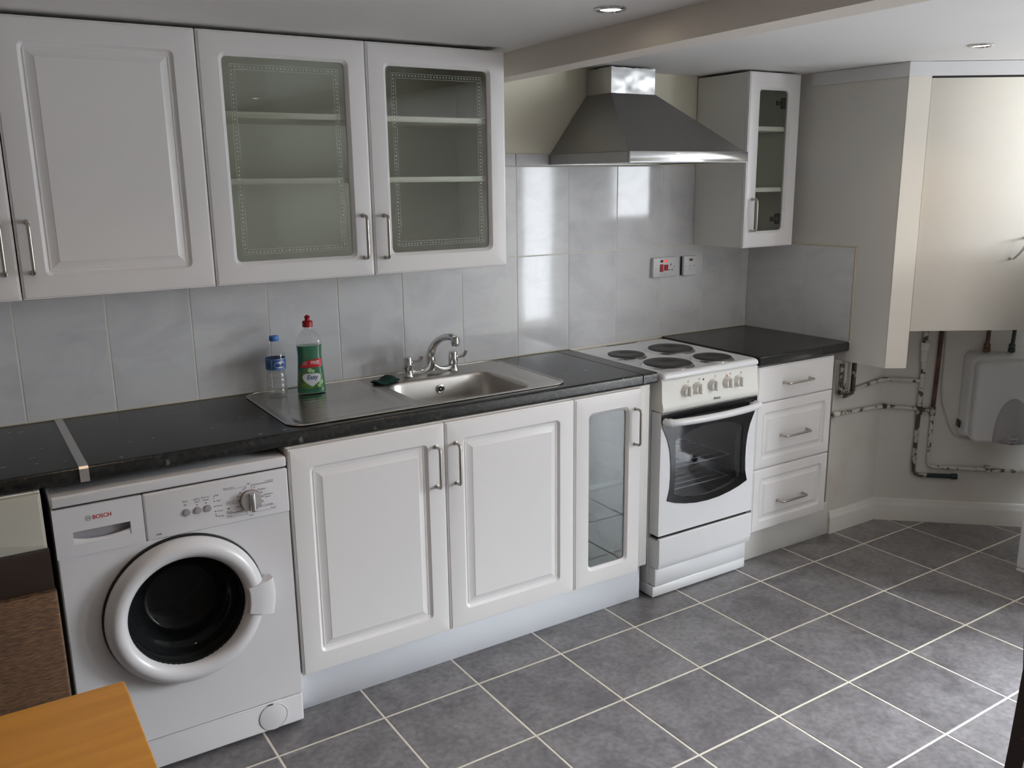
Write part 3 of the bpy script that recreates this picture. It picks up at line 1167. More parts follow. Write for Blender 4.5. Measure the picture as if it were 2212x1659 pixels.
mb = MB().lathe([(.042, SZ - .1515), (.042, SZ - .1495), (.030, SZ - .1495), (.027, SZ - .1510), (.0, SZ - .1510)], (bc[0], bc[1], 0), 'z', 28)
mb.build('drain', M['chrome'], sk)

# ---------------------------------------------------------------- mixer tap
tp = thing('mixer_tap', 'chrome bridge mixer tap with two lever heads, behind the sink bowl', 'tap', (1.317, -.095, SZ))
TXL, TXR, TXC, TY = 1.224, 1.410, 1.317, -.095
mb = MB()
for x in (TXL, TXR):
    mb.lathe([(.020, SZ + .0003), (.020, SZ + .002), (.0175, SZ + .006), (.0165, SZ + .026)], (x, TY, 0), 'z', 24)
    s = 1 if x < TXC else -1
    path = smooth_path([(x, TY, SZ + .018), (x + s * .016, TY, SZ + .015), (x + s * .038, TY - .002, SZ + .0125), (x + s * .066, TY - .004, SZ + .019), (x + s * .086, TY - .002, SZ + .034), (TXC, TY, SZ + .05)], 5)
    mb.tube(path, .011, 14, radii=[.0125 - .003 * math.sin(PI * i / (len(path) - 1)) for i in range(len(path))])
mb.lathe([(.0155, SZ + .012), (.0175, SZ + .024), (.0165, SZ + .045), (.0165, SZ + .050), (.0150, SZ + .0505), (.0150, SZ + .054)], (TXC, TY, 0), 'z', 24)
mb.build('tap_body', M['chrome'], tp)
path = smooth_path([(TXC, TY, SZ + .050), (TXC, TY - .001, SZ + .072), (TXC + .003, TY - .012, SZ + .098), (TXC + .009, TY - .038, SZ + .124), (TXC + .017, TY - .072, SZ + .142), (TXC + .025, TY - .106, SZ + .149), (TXC + .031, TY - .128, SZ + .146)], 6)
mb = MB().tube(path, .012, 16, radii=[.0170 - .0042 * min(1, i / (len(path) * .6)) for i in range(len(path))])
e = path[-1]
mb.lathe([(.008, .008), (.0135, .004), (.0155, -.008), (.0155, -.018), (.0140, -.0185), (.0125, -.027), (.008, -.0275)], (e.x + .001, e.y - .004, e.z), 'z', 20)
mb.build('spout', M['chrome'], tp)
for x in (TXL, TXR):
    mb = MB().lathe([(.0165, SZ + .026), (.0182, SZ + .028), (.0180, SZ + .040), (.0164, SZ + .070), (.0158, SZ + .0715), (.0130, SZ + .073)], (x, TY, 0), 'z', 22)
    path = smooth_path([(x + .008, TY - .003, SZ + .053), (x + .024, TY - .009, SZ + .052), (x + .036, TY - .013, SZ + .0545), (x + .043, TY - .015, SZ + .062), (x + .047, TY - .016, SZ + .073)], 4)
    mb.tube(path, .005, 10, radii=[.0058 + .0030 * max(0, (i / (len(path) - 1) - .3)) for i in range(len(path))])
    mb.build('lever_head', M['chrome'], tp)

# ---------------------------------------------------------------- bottles and scourer on the drainer
bz = .9103
wb = thing('water_bottle', 'small clear water bottle with blue cap and blue label, on the drainer', 'bottle', (.741, -.093, bz))
C = (.741, -.093, bz)


def rib(h):
    """waist and moulded ripples of the bottle wall"""
    r = .0325
    if h < .012:
        r = .0285 + .0035 * math.sin(h / .012 * PI / 2)
    if .014 < h < .070:
        r += .0009 * math.sin(h * 380)
    if .072 < h < .090:
        r -= .0022 * math.sin((h - .072) / .018 * PI)
    return r


prof = [(.018, .003), (.024, .0)] + [(rib(.002 + i * .002), .002 + i * .002) for i in range(65)]
prof += [(.0325, .134), (.031, .143), (.027, .155), (.0205, .169), (.0145, .178), (.0125, .183), (.0125, .189)]
MB().lathe(prof, C, 'z', 36, cap1=False).build('bottle_body', M['pet'], wb)
MB().lathe([(.022, .003)] + [(rib(.004 + i * .004) - .0012, .004 + i * .004) for i in range(21)] + [(.010, .0885)], C, 'z', 32).build('water', M['water'], wb)
mb = MB().lathe([(.0152, .187), (.0157, .188), (.0157, .201), (.0148, .2035), (.010, .2045)], C, 'z', 28)
mb.build('cap', M['blue'], wb)
MB().lathe([(.0329, .0925), (.0331, .093), (.0331, .130), (.0329, .1305)], C, 'z', 40, cap0=False, cap1=False).build('label_band', M['bluelabel'], wb)


def on_round(p, r, c=C):
    a = (p[0] - c[0]) / r
    return (c[0] + r * math.sin(a + VA), c[1] - r * math.cos(a + VA), p[2])


VA = .03
mb = MB()
ov = [(C[0] + .004 + .021 * math.cos(a), bz + .110 + .011 * math.sin(a)) for a in [2 * PI * j / 28 for j in range(28)]]
for i in range(len(ov)):
    a, b = ov[i], ov[(i + 1) % len(ov)]
    mb.poly([on_round((C[0] + .004, 0, bz + .110), .0333), on_round((a[0], 0, a[1]), .0333), on_round((b[0], 0, b[1]), .0333)])
for (hx, hz, w_) in ((.000, .122, .008), (.009, .125, .010), (.017, .121, .007)):
    mb.poly([on_round((C[0] + hx - w_, 0, bz + .114), .03335), on_round((C[0] + hx + w_, 0, bz + .114), .03335), on_round((C[0] + hx, 0, bz + hz), .03335)])
mb.build('label_oval', M['whitelabel'], wb)
mb = MB()
add_text(mb, 'güzelpınar', C[0] + .004, 0, bz + .1085, .0115, True, lambda p: on_round(p, .0346), .85)
mb.build('label_lettering', M['navy'], wb)
mb = MB()
for zz in (.0945, .128):
    for k in range(20):
        a, b = -1.5 + k * .15, -1.5 + (k + 1) * .15
        q = [(C[0] + .0332 * math.sin(t_ + VA), C[1] - .0332 * math.cos(t_ + VA)) for t_ in (a, b)]
        mb.poly([(*q[0], bz + zz), (*q[1], bz + zz), (*q[1], bz + zz + .0013), (*q[0], bz + zz + .0013)])
for k, zz in enumerate((.100, .107, .114, .121)):
    mb.poly([on_round((C[0] - .028, 0, bz + zz), .0333), on_round((C[0] - .0225, 0, bz + zz), .0333), on_round((C[0] - .0225, 0, bz + zz + .004), .0333), on_round((C[0] - .028, 0, bz + zz + .004), .0333)])
mb.build('label_stripe', M['skyprint'], wb)

sb = thing('soap_bottle', 'clear washing up liquid bottle with red cap and green liquid, on the drainer', 'bottle', (.851, -.115, bz))
SA = -.25                                            # turned a little towards the room


def sec(hw, hd, h, n=36, p=2.6):
    out = []
    for j in range(n):
        a = 2 * PI * j / n
        ca, sa = math.cos(a), math.sin(a)
        x = hw * math.copysign(abs(ca) ** (2 / p), ca)
        y = hd * math.copysign(abs(sa) ** (2 / p), sa)
        out.append((.851 + x * math.cos(SA) - y * math.sin(SA), -.115 + x * math.sin(SA) + y * math.cos(SA), bz + h))
    return out


body = [(.040, .020, 0), (.0475, .0265, .004), (.0480, .027, .012), (.0470, .0265, .030), (.0440, .025, .070), (.0415, .0245, .105), (.0405, .0245, .130), (.0415, .025, .150), (.0425, .026, .164),
        (.0415, .0255, .174), (.0385, .0245, .186), (.0320, .0225, .200), (.0220, .0190, .2115), (.0140, .0140, .218), (.0125, .0125, .2215), (.0125, .0125, .228)]
MB().loft([sec(a, b, h, p=2.6 if h < .2 else 2.0) for a, b, h in body], cap1=False).build('bottle_body', M['pet'], sb)
MB().loft([sec(a - .0014, b - .0014, h + (.002 if h == 0 else 0)) for a, b, h in body[:9]]).build('soap', M['soap'], sb)
MB().lathe([(.0165, .226), (.0175, .2265), (.0172, .2440), (.0160, .2455), (.0085, .2475), (.0078, .2555), (.0100, .2590), (.0112, .2600), (.0085, .2615), (.0045, .2640), (.003, .2660)],
           (.851, -.115, bz), 'z', 26).build('cap', M['red'], sb)


def half(h):
    for (a, b, h0), (a2, b2, h1) in zip(body, body[1:]):
        if h0 <= h <= h1:
            t_ = (h - h0) / max(1e-6, h1 - h0)
            return a + (a2 - a) * t_, b + (b2 - b) * t_
    return body[0][:2]


def on_soap(u, h, lift=.0004):
    """u across the face in metres, h up"""
    hw, hd = half(h)
    t_ = max(-.97, min(.97, u / hw))
    y = -(hd + lift) * (1 - abs(t_) ** 2.6) ** (1 / 2.6)
    return (.851 + u * math.cos(SA) - y * math.sin(SA), -.115 + u * math.sin(SA) + y * math.cos(SA), bz + h)


def soap_patch(outline, lift, name, m):
    """fan-free patch: rows of quads between the left and right sides of an outline {h: (u0, u1)}"""
    mb = MB()
    hs = sorted(outline)
    K = 12
    for h0, h1 in zip(hs, hs[1:]):
        for k in range(K):
            q = []
            for h, kk in ((h0, k), (h0, k + 1), (h1, k + 1), (h1, k)):
                u0, u1 = outline[h]
                q.append(on_soap(u0 + (u1 - u0) * kk / K, h, lift))
            mb.poly(q)
    return mb.build(name, m, sb)


soap_patch({.020 + i * .004: (-.037 + .004 * (i == 0), .037 - .004 * (i == 0)) for i in range(14)}, .0005, 'label_back', M['greenlabel'])
soap_patch({.092: (-.036, .036), .096: (-.034, .036), .102: (-.031, .0365), .108: (-.026, .037), .113: (-.018, .037), .117: (-.002, .037), .120: (.020, .037)}, .0008, 'label_banner', M['redlabel'])
heart = {}
for i in range(21):
    h = .026 + .045 * i / 20
    t_ = i / 20
    wdt = .030 * min(1.0, math.sin(min(1.0, t_ * 1.45) * PI / 2)) if t_ < .8 else .030 * math.sqrt(max(0.0, 1 - ((t_ - .8) / .24) ** 2))
    heart[h] = (-wdt + .001, wdt + .001)
soap_patch(heart, .0009, 'label_heart', M['whitelabel'])
mb = MB()
add_text(mb, 'Easy', .003, 0, .058, .0215, True, lambda p: on_soap(p[0], p[2], .0013), .95, .15)
mb.build('label_lettering', M['navy'], sb)
mb = MB()
add_text(mb, 'FREE', .014, 0, .107, .0155, True, lambda p: on_soap(p[0], p[2], .0012), .9)
add_text(mb, '30%', -.019, 0, .1085, .0085, False, lambda p: on_soap(p[0], p[2], .0012), .9)
add_text(mb, 'EXTRA', -.019, 0, .1015, .0055, False, lambda p: on_soap(p[0], p[2], .0012), .9)
mb.build('label_lettering', M['whitelabel'], sb)
mb = MB()
for (u, h, r) in ((.031, .040, .0075), (.024, .029, .006), (-.004, .082, .008), (.006, .079, .006)):
    ring = [on_soap(u + r * math.cos(a), h + r * math.sin(a), .0012) for a in [2 * PI * j / 16 for j in range(16)]]
    MB().poly(ring).build('label_fruit', M['lime'], sb)

# crumpled scourer
rings = []
rr = random.Random(3)
NA, NB = 26, 14
cx, cy, cz, ca = 1.112, -.138, .9105, .18
for i in range(NB + 1):
    ph = PI * i / NB
    ring = []
    for j in range(NA):
        th = 2 * PI * j / NA
        k = 1 + .10 * math.sin(3 * th + 1.2 * i) + .08 * math.sin(5 * th - .9 * i) + rr.uniform(-.05, .05)
        lx = .052 * math.sin(ph) ** .6 * math.cos(th) * k
        ly = .030 * math.sin(ph) ** .6 * math.sin(th) * k
        lz = .0105 * (1 - math.cos(ph)) + .005 * math.sin(ph) * math.sin(2.2 * lx / .02) * (ph > .6)
        ring.append((cx + lx * math.cos(ca) - ly * math.sin(ca), cy + lx * math.sin(ca) + ly * math.cos(ca), cz + max(0, lz * (1 + .25 * math.sin(lx * 60)))))
    rings.append(ring)
tag(MB().loft(rings).build('scourer', M['scourer'], smooth=60), 'dark green crumpled scourer beside the mixer tap', 'scourer')

# ---------------------------------------------------------------- washing machine
WMX0, WMX1, WMY = .0, .600, -.5755
wm = thing('washing_machine', 'white front loading washing machine under the worktop', 'washing machine', (.30, -.29, .0))
mb = MB()
mb.box(WMX0, WMX1, -.548, -.03, .012, .690, .004)
mb.box(WMX0, WMX1, -.556, -.03, .690, .818, .004)
mb.build('casing', M['washer'], wm)
# front sheet with the round opening
DC, DR = (.294, .470), .208
N = 64
outer = rrect(WMX0, WMX1, .104, .686, .004, 3)
hole = [(DC[0] + .152 * math.cos(2 * PI * j / N), DC[1] + .152 * math.sin(2 * PI * j / N)) for j in range(N)]
po, _ = resample_corners([(WMX0, .104), (WMX1, .104), (WMX1, .686), (WMX0, .686)], hole, DC, N)
rs = [[(x, -.550, z) for x, z in po], [(x, -.571, z) for x, z in po],
      [(DC[0] + (x - DC[0]) * .992, WMY, DC[1] + (z - DC[1]) * .994) for x, z in po],
      [(x, WMY, z) for x, z in resample(hole, DC, N)], [(x, -.550, z) for x, z in resample(hole, DC, N)]]
MB().loft(rs, loop=True).build('front_panel', M['washer'], wm)
mb = MB().box(WMX0 + .001, WMX1 - .001, -.577, -.548, .012, .1005, .005, 3)
mb.box(.105, .53, -.5785, -.57, .0985, .1035, .0015)
mb.build('kick_panel', M['washer'], wm)
mb = MB().lathe_loop([(.0420, .0), (.0420, .0032), (.0405, .0032), (.0405, .0)], (.507, -.5765, .056), 40)
mb.lathe([(.0398, 0), (.0398, .0022), (.037, .0030)], (.507, -.5765, .056), 'y', 40)
mb.build('filter_cap', M['washer'], wm)
MB().box(.493, .507, -.5802, -.579, .0955, .0985, 0).build('filter_notch', M['gap'], wm)
# lid
mb = MB().box(WMX0 - .001, WMX1 + .001, -.5765, -.03, .8195, .8500, .006, 3)
mb.build('lid', M['washer'], wm)
MB().box(WMX0 + .004, WMX1 - .004, -.571, -.04, .8165, .8200, 0).build('lid_gap', M['gap'], wm)
# fascia, right of the detergent drawer
FY = -.5795
mb = MB().box(.2125, WMX1 + .001, FY, -.55, .6850, .8160, .005, 3)
mb.build('control_panel', M['washer'], wm)
pk = [(.041, .7165), (.177, .7165), (.177, .7510), (.041, .7510)]
dc = (.109, .734)
po, pi2 = resample_corners([(WMX0 - .001, .685), (.2105, .685), (.2105, .816), (WMX0 - .001, .816)], pk, dc, 48)
for (px, pz) in pk:
    a = math.atan2(pz - dc[1], px - dc[0]) % (2 * PI)
    pi2[round(a / (2 * PI) * 48) % 48] = (px, pz)
dr = MB().ring_y(po, pi2, FY, FY + .02).build('detergent_drawer', M['washer'], wm)
mb = MB()
mb.poly([(x, FY + .0195, z) for x, z in pk])
mb.build('recess', M['greyplastic'], dr)
# scooped lip of the drawer pull
mb = MB()
rows = []
for i in range(13):
    t_ = i / 12
    x = .041 + .136 * t_
    top = .7225 + .0095 * (2 * t_ - 1) ** 2
    rows.append([(x, FY + .001 + .0, .7165), (x, FY + .0015, top - .006), (x, FY + .004, top - .001), (x, FY + .009, top + .0003), (x, FY + .018, top - .004)])
for a, b in zip(rows, rows[1:]):
    for k in range(4):
        mb.poly([a[k], b[k], b[k + 1], a[k + 1]])
mb.build('drawer_lip', M['washer'], dr)
MB().box(.2095, .2135, -.574, -.556, .686, .816, 0).build('drawer_gap', M['gap'], wm)
# door: dark gasket ring, torus-like frame, glass bowl, drum
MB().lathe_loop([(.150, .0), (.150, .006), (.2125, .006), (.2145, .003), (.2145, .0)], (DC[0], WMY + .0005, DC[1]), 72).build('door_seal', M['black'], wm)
ring = [(.205, .004), (.2105, .012), (.2100, .022), (.2050, .034), (.1950, .0445), (.1830, .049), (.1720, .047), (.1620, .040), (.1560, .030), (.1545, .018), (.1545, .004)]
door = MB().lathe_loop(ring, (DC[0], WMY, DC[1]), 72).build('door', M['washer'], wm)
bowl = [(.1550, .022), (.1530, .010), (.1490, -.012), (.1420, -.034), (.1320, -.047), (.1240, -.052), (.1180, -.060), (.1080, -.086), (.0900, -.100), (.060, -.104), (.02, -.105)]
MB().lathe(bowl, (DC[0], WMY, DC[1]), 'y', 64, cap0=False).build('door_glass', M['doorglass'], door)
mb = MB()
for a0, a1 in ((-15.5, 11),):
    K = 10
    rs = []
    for (r_, h_) in ((.160, .020), (.160, .046), (.164, .0505), (.190, .0535), (.222, .050), (.232, .046), (.236, .040), (.236, .010)):
        rs.append([(DC[0] + r_ * math.cos(math.radians(a0 + (a1 - a0) * k / K)), WMY - h_, DC[1] + r_ * math.sin(math.radians(a0 + (a1 - a0) * k / K))) for k in range(K + 1)])
    for ra, rb in zip(rs, rs[1:] + rs[:1]):
        for k in range(K):
            mb.poly([ra[k], ra[k + 1], rb[k + 1], rb[k]])
    for k in (0, K):
        mb.poly([r[k] for r in rs])
mb.build('door_latch', M['washer'], door, smooth=30)
# drum behind the glass
mb = MB().loft([[(DC[0] + r * math.cos(2 * PI * j / 48), y, DC[1] + r * math.sin(2 * PI * j / 48)) for j in range(48)] for r, y in
                ((.148, -.556), (.150, -.535), (.132, -.515), (.132, -.500))], cap0=False, cap1=False)
mb.build('gasket', M['seal'], wm)

for k in range(1):
    pass
# control dial, buttons and print
dial = MB().lathe([(.0290, 0), (.0295, .002), (.0290, .004), (.0280, .014), (.0265, .016), (.010, .0165)], (.491, FY, .743), 'y', 40).build('dial', M['alu'], wm)
mb = MB().box(.4835, .4985, FY - .0305, FY - .010, .7145, .7720, .005, 3)
mb.build('dial_grip', M['chrome'], dial)
MB().lathe_loop([(.0302, 0), (.0302, .0006), (.0310, .0006), (.0310, 0)], (.491, FY, .743), 40).build('dial_ring', M['redled'], wm)
for x, z in ((.319, .744), (.348, .744), (.374, .744)):
    MB().lathe([(.0098, 0), (.0098, .003), (.0085, .0048), (.004, .0052)], (x, FY, z), 'y', 24).build('button', M['greyplastic'], wm)
mb = MB()
for x, z in ((.347, .760), (.371, .760), (.393, .760), (.393, .745), (.394, .730)):
    MB().lathe([(.0016, 0), (.0016, .0005)], (x, FY, z), 'y', 10).build('indicator', M['dark'], wm)
mb = MB()
TY_ = FY - .0004
for s, x, z in (('Start', .317, .776), ('1400', .344, .776), ('600', .346, .768), ('Express', .370, .777), ('Wash', .371, .769), ('End', .400, .776), ('Spin', .4045, .760), ('Rinse', .4055, .745),
                ('Wash', .4060, .730), ('Ready', .4075, .7148), ('Easy-Care', .434, .7895), ('30', .474, .778), ('40', .464, .770), ('60', .458, .759), ('Delicates', .436, .7465), ('30', .457, .746),
                ('cold', .456, .731), ('Wool', .430, .721), ('30', .464, .722), ('Drain', .430, .709), ('Off', .488, .791), ('Cottons', .547, .7905), ('20°', .505, .778), ('40 Jeans', .524, .769),
                ('60', .523, .760), ('60', .525, .747), ('Intensive', .542, .751), ('Stains', .540, .744), ('90', .525, .733), ('60 + Prewash', .534, .7205), ('Rinse', .554, .7090), ('Spin', .491, .699)):
    add_text(mb, s, x, TY_, z, .0070 if s not in ('Start',) else .0078)
for (a, b) in (((.422, .785), (.480, .785)), ((.480, .785), (.4805, .779)), ((.4965, .776), (.4965, .785)), ((.4965, .785), (.557, .786)), ((.426, .751), (.458, .751)), ((.424, .742), (.459, .742)),
               ((.425, .717), (.469, .716)), ((.469, .716), (.469, .722)), ((.425, .704), (.480, .704)), ((.480, .704), (.480, .713)), ((.515, .717), (.560, .717)), ((.504, .705), (.560, .705)),
               ((.504, .705), (.504, .713)), ((.392, .766), (.392, .776)), ((.394, .723), (.395, .716)), ((.395, .7155), (.398, .7155)), ((.491, .711), (.491, .705)), ((.354, .778), (.354, .768))):
    w_ = .0004
    x0, x1 = min(a[0], b[0]) - w_, max(a[0], b[0]) + w_
    z0, z1 = min(a[1], b[1]) - w_, max(a[1], b[1]) + w_
    mb.poly([(x0, TY_, z0), (x1, TY_, z0), (x1, TY_, z1), (x0, TY_, z1)])
# start triangle and wash symbol
tri = [(.3145, .7685), (.3145, .7630), (.3195, .7658)]
for p, q in zip(tri, tri[1:] + tri[:1]):
    d = Vector((q[0] - p[0], q[1] - p[1])).normalized() * .0004
    mb.poly([(p[0] - d.y, TY_, p[1] + d.x), (q[0] - d.y, TY_, q[1] + d.x), (q[0] + d.y, TY_, q[1] - d.x), (p[0] + d.y, TY_, p[1] - d.x)])
mb.poly([(.426, TY_, .7285), (.433, TY_, .7285), (.432, TY_, .7325), (.427, TY_, .7325)])
add_text(mb, '1400', .243, TY_, .6985, .0075, True)
mb.build('panel_lettering', M['ink'], wm)['kind'] = 'stuff'
mb = MB()
add_text(mb, 'BOSCH', .1125, TY_, .7810, .0150, True, None, .92)
mb.build('badge_lettering', M['bolred'], wm)
mb = MB()
mb.ring_y([(.080 + .0072 * math.cos(2 * PI * j / 28), .781 + .0072 * math.sin(2 * PI * j / 28)) for j in range(28)],
          [(.080 + .0062 * math.cos(2 * PI * j / 28), .781 + .0062 * math.sin(2 * PI * j / 28)) for j in range(28)], TY_, TY_ + .0003)
for (a, b, c_, d_) in ((.0768, .0776, .7768, .7852), (.0824, .0832, .7768, .7852), (.0770, .0830, .7804, .7816), (.0776, .0782, .7790, .7830), (.0818, .0824, .7790, .7830)):
    mb.poly([(a, TY_, c_), (b, TY_, c_), (b, TY_, d_), (a, TY_, d_)])
mb.build('badge_emblem', M['ink'], wm)
# drum cylinder, rear plate and the lifting paddles
mb = MB().loft([[(DC[0] + r * math.cos(2 * PI * j / 48), y, DC[1] + r * math.sin(2 * PI * j / 48)) for j in range(48)] for r, y in
                ((.136, -.5005), (.16, -.47), (.16, -.22), (.15, -.21))], cap0=False, cap1=True)
dm = mb.build('drum', M['hood'], wm)
# the casing must be hollow where the drum sits
bpy.data.objects.remove(bpy.data.objects['casing'])
mb = MB()
mb.box(WMX0, WMX0 + .012, -.556, -.03, .012, .818, .003)
mb.box(WMX1 - .012, WMX1, -.556, -.03, .012, .818, .003)
mb.box(WMX0 + .012, WMX1 - .012, -.042, -.03, .012, .818, .001)
mb.box(WMX0 + .012, WMX1 - .012, -.556, -.042, .690, .818, .001)
mb.box(WMX0 + .012, WMX1 - .012, -.548, -.042, .012, .080, .001)
mb.build('casing', M['washer'], wm)
for k in range(3):
    a = math.radians(100 + 120 * k)
    d1 = Vector((math.cos(a), 0, math.sin(a)))
    d2 = Vector((-math.sin(a), 0, math.cos(a)))
    c0 = Vector((DC[0], 0, DC[1]))
    rs = []
    for y in (-.47, -.24):
        rs.append([tuple(c0 + d1 * r_ + d2 * s_ + Vector((0, y, 0))) for r_, s_ in ((.157, -.028), (.125, -.012), (.118, 0), (.125, .012), (.157, .028))])
    MB().loft(rs).build('paddle', M['greyplastic'], dm)
for x in (.06, .54):
    for y in (-.50, -.10):
        MB().lathe([(.020, .0), (.020, .006), (.012, .008), (.012, .014)], (x, y, 0), 'z', 14).build('foot', M['black'], wm)

# ---------------------------------------------------------------- cooker
CX0, CX1, CY = 2.020, 2.527, -.572
ck = thing('electric_cooker', 'white electric cooker with four solid hotplates and a glass oven door', 'cooker', (2.273, -.28, 0))
mb = MB()
mb.box(CX0, CX0 + .014, -.512, -.012, .048, .880, .002)
mb.box(CX1 - .014, CX1, -.512, -.012, .048, .880, .002)
mb.box(CX0 + .014, CX1 - .014, -.030, -.012, .048, .880, .001)
mb.box(CX0 + .014, CX1 - .014, -.512, -.030, .760, .880, .001)
mb.box(CX0 + .014, CX1 - .014, -.512, -.030, .048, .262, .001)
mb.build('body', M['white'], ck)
MB().box(CX0 - .002, CX1 - .002, -.552, -.012, .006, .0475, .002).build('base_plinth', M['white'], ck)
for x in (2.06, 2.48):
    for y in (-.50, -.06):
        MB().lathe([(.016, .0), (.016, .007)], (x, y, 0), 'z', 14).build('foot', M['black'], ck)
mb = MB().box(CX0 + .006, CX1 - .006, -.556, -.50, .050, .126, .003)
mb.build('lower_panel', M['white'], ck)
# storage flap with rolled lower edge
pr = [(-.512, .2445), (-.566, .2445), (-.566, .2550), (-.5735, .2550), (-.577, .2515), (-.577, .160), (-.5760, .150), (-.5730, .132), (-.570, .1285), (-.512, .1285)]
mb = MB().extrude_x(pr, CX0 + .003, CX1 - .003)
mb.build('storage_flap', M['white'], ck)
MB().box(CX0 + .016, CX1 - .016, -.560, -.514, .2450, .2650, 0).build('door_gap_shade', M['gap'], ck)  # near-black box painted in as the shadow under the oven door
# hob tray
RC = lambda i, z, r, yo=0: [(x, y, z) for x, y in rrect(CX0 + i, CX1 - i, -.577 + i + yo, -.010 - i, r, 5)]
rings = [RC(.004, .8815, .010), RC(.0, .8835, .012), RC(.0, .893, .014), RC(.003, .900, .016), RC(.009, .9045, .020), RC(.016, .9050, .022), RC(.026, .9040, .030), RC(.036, .9005, .034), RC(.044, .8995, .036)]
MB().loft(rings).build('hob', M['white'], ck, smooth=50)
mb = MB().prism_y([(2.197, .9066), (2.361, .9066), (2.361, .9050), (2.197, .9050)], -.0265, -.0235)
mb.build('vent_slot', M['gap'], ck)
for (x, y, r) in ((2.141, -.219, .078), (2.162, -.443, .0965), (2.375, -.226, .0965), (2.384, -.460, .079)):
    pl = MB().lathe([(r - .010, .8995), (r - .003, .9075), (r - .0035, .9110), (r - .008, .9125), (.030, .9125), (.028, .9112), (.010, .9108), (.0, .9108)], (x, y, 0), 'z', 48).build('hotplate', M['hotplate'], ck)
    MB().lathe([(r + .007, .8996), (r + .005, .9018), (r + .001, .9065), (r - .003, .9078), (r - .004, .9060)], (x, y, 0), 'z', 48, cap0=False, cap1=False).build('hotplate_rim', M['chrome'], pl)
# control panel, leaning back a little
pr = [(-.512, .8805), (-.563, .8805), (-.569, .874), (-.573, .800), (-.579, .780), (-.580, .766), (-.575, .757), (-.512, .757)]
MB().extrude_x(pr, CX0 + .001, CX1 - .001).build('control_panel', M['creamplastic'], ck)
for x, z in ((2.142, .826), (2.198, .828), (2.279, .829), (2.358, .830), (2.416, .827)):
    yk = -.5715
    kn = MB().lathe([(.0235, 0), (.0235, .003), (.0215, .008), (.0195, .016), (.0185, .018), (.008, .0185)], (x, yk, z), 'y', 32).build('knob', M['creamplastic'], ck)
    mb = MB()
    pts = rrect(x - .0065, x + .0065, z - .0195, z + .0195, .0065, 4)
    pin = rrect(x - .004, x + .004, z - .0165, z + .0165, .004, 4)
    mb.loft([[(a, yk - .014, b) for a, b in pts], [(a, yk - .026, b) for a, b in pts], [(a, yk - .029, b) for a, b in pin]])
    mb.build('knob_grip', M['creamplastic'], kn)
    MB().box(x + .011, x + .014, yk - .0192, yk - .018, z + .006, z + .011, 0).build('knob_mark', M['dark'], kn)
for x, z, m in ((2.230, .857, 'redled'), (2.354, .856, 'orangeled')):
    MB().lathe([(.0042, 0), (.0042, .001), (.003, .002)], (x, -.5695, z), 'y', 16).build('pilot_lamp', M[m], ck)
mb = MB()
for x, z in ((2.152, .859), (2.208, .861), (2.373, .861), (2.431, .859)):
    mb.ring_y([(x + .0042 * math.cos(2 * PI * j / 16), z + .0042 * math.sin(2 * PI * j / 16)) for j in range(16)],
              [(x + .0036 * math.cos(2 * PI * j / 16), z + .0036 * math.sin(2 * PI * j / 16)) for j in range(16)], -.5705, -.5700)
    qx = -.002 if x in (2.152, 2.208) else .002
    qz = .0018 if x in (2.208, 2.373) else -.0018
    mb.lathe([(.0013, 0), (.0013, .0006)], (x + qx, -.570, z + qz), 'y', 8)
    mb.lathe([(.0009, 0), (.0009, .0006)], (x, -.571, z - .010), 'y', 8)
for z in (.864, .8595, .853):
    mb.lathe([(.0017 if z > .855 else .0009, 0), (.0016 if z > .855 else .0009, .0006)], (2.291, -.5705, z), 'y', 8)
mb.build('panel_mark', M['dark'], ck)['kind'] = 'stuff'
mb = MB()
add_text(mb, 'Amica', 2.296, -.5802, .7775, .0155, True, None, .95, .25)
mb.build('badge_lettering', M['dark'], ck)
# oven door: white frame, black glass with a clear window
dz0, dz1 = .266, .752
gshape = [(CX0 + .001, .7515), (CX0 + .001, .722), (2.026, .700), (2.040, .672), (2.055, .640), (2.066, .600), (2.072, .550), (2.073, .500), (2.070, .450), (2.058, .404), (2.100, .388), (2.150, .376), (2.210, .3665),
          (2.273, .3635), (2.335, .3665), (2.395, .376), (2.445, .388), (2.489, .404), (2.477, .450), (2.474, .500), (2.475, .550), (2.481, .600), (2.492, .640), (2.507, .672), (2.521, .700), (CX1 - .001, .722), (CX1 - .001, .7515)]
wshape = [(2.092, .640), (2.130, .655), (2.180, .668), (2.230, .675), (2.273, .677), (2.316, .675), (2.366, .668), (2.416, .655), (2.454, .640), (2.450, .560), (2.450, .500), (2.453, .440), (2.458, .428),
          (2.400, .404), (2.335, .392), (2.273, .389), (2.210, .392), (2.146, .404), (2.088, .428), (2.094, .440), (2.096, .500), (2.096, .560)]
oc = (2.273, .545)
N = 120
orect = [(CX0, dz0), (CX1, dz0), (CX1, dz1), (CX0, dz1)]
gl = resample(gshape, oc, N)
for (px, pz) in gshape:
    j = round((math.atan2(pz - oc[1], px - oc[0]) % (2 * PI)) / (2 * PI) * N) % N
    gl[j] = (px, pz)
ol, _ = resample_corners(orect, gl, oc, N)
wl = resample(wshape, oc, N)
od = MB().ring_y(ol, [(oc[0] + (x - oc[0]) * .985, oc[1] + (z - oc[1]) * .985) for x, z in gl], CY, -.520).build('oven_door', M['white'], ck)
MB().ring_y(gl, wl, CY - .003, CY + .004).build('glass_border', M['blackglass'], od)
mb = MB()
mb.prism_y([(oc[0] + (x - oc[0]) * 1.02, oc[1] + (z - oc[1]) * 1.02) for x, z in wl], CY - .0012, CY + .002)
mb.build('pane', M['ovenglass'], od)
mb = MB()
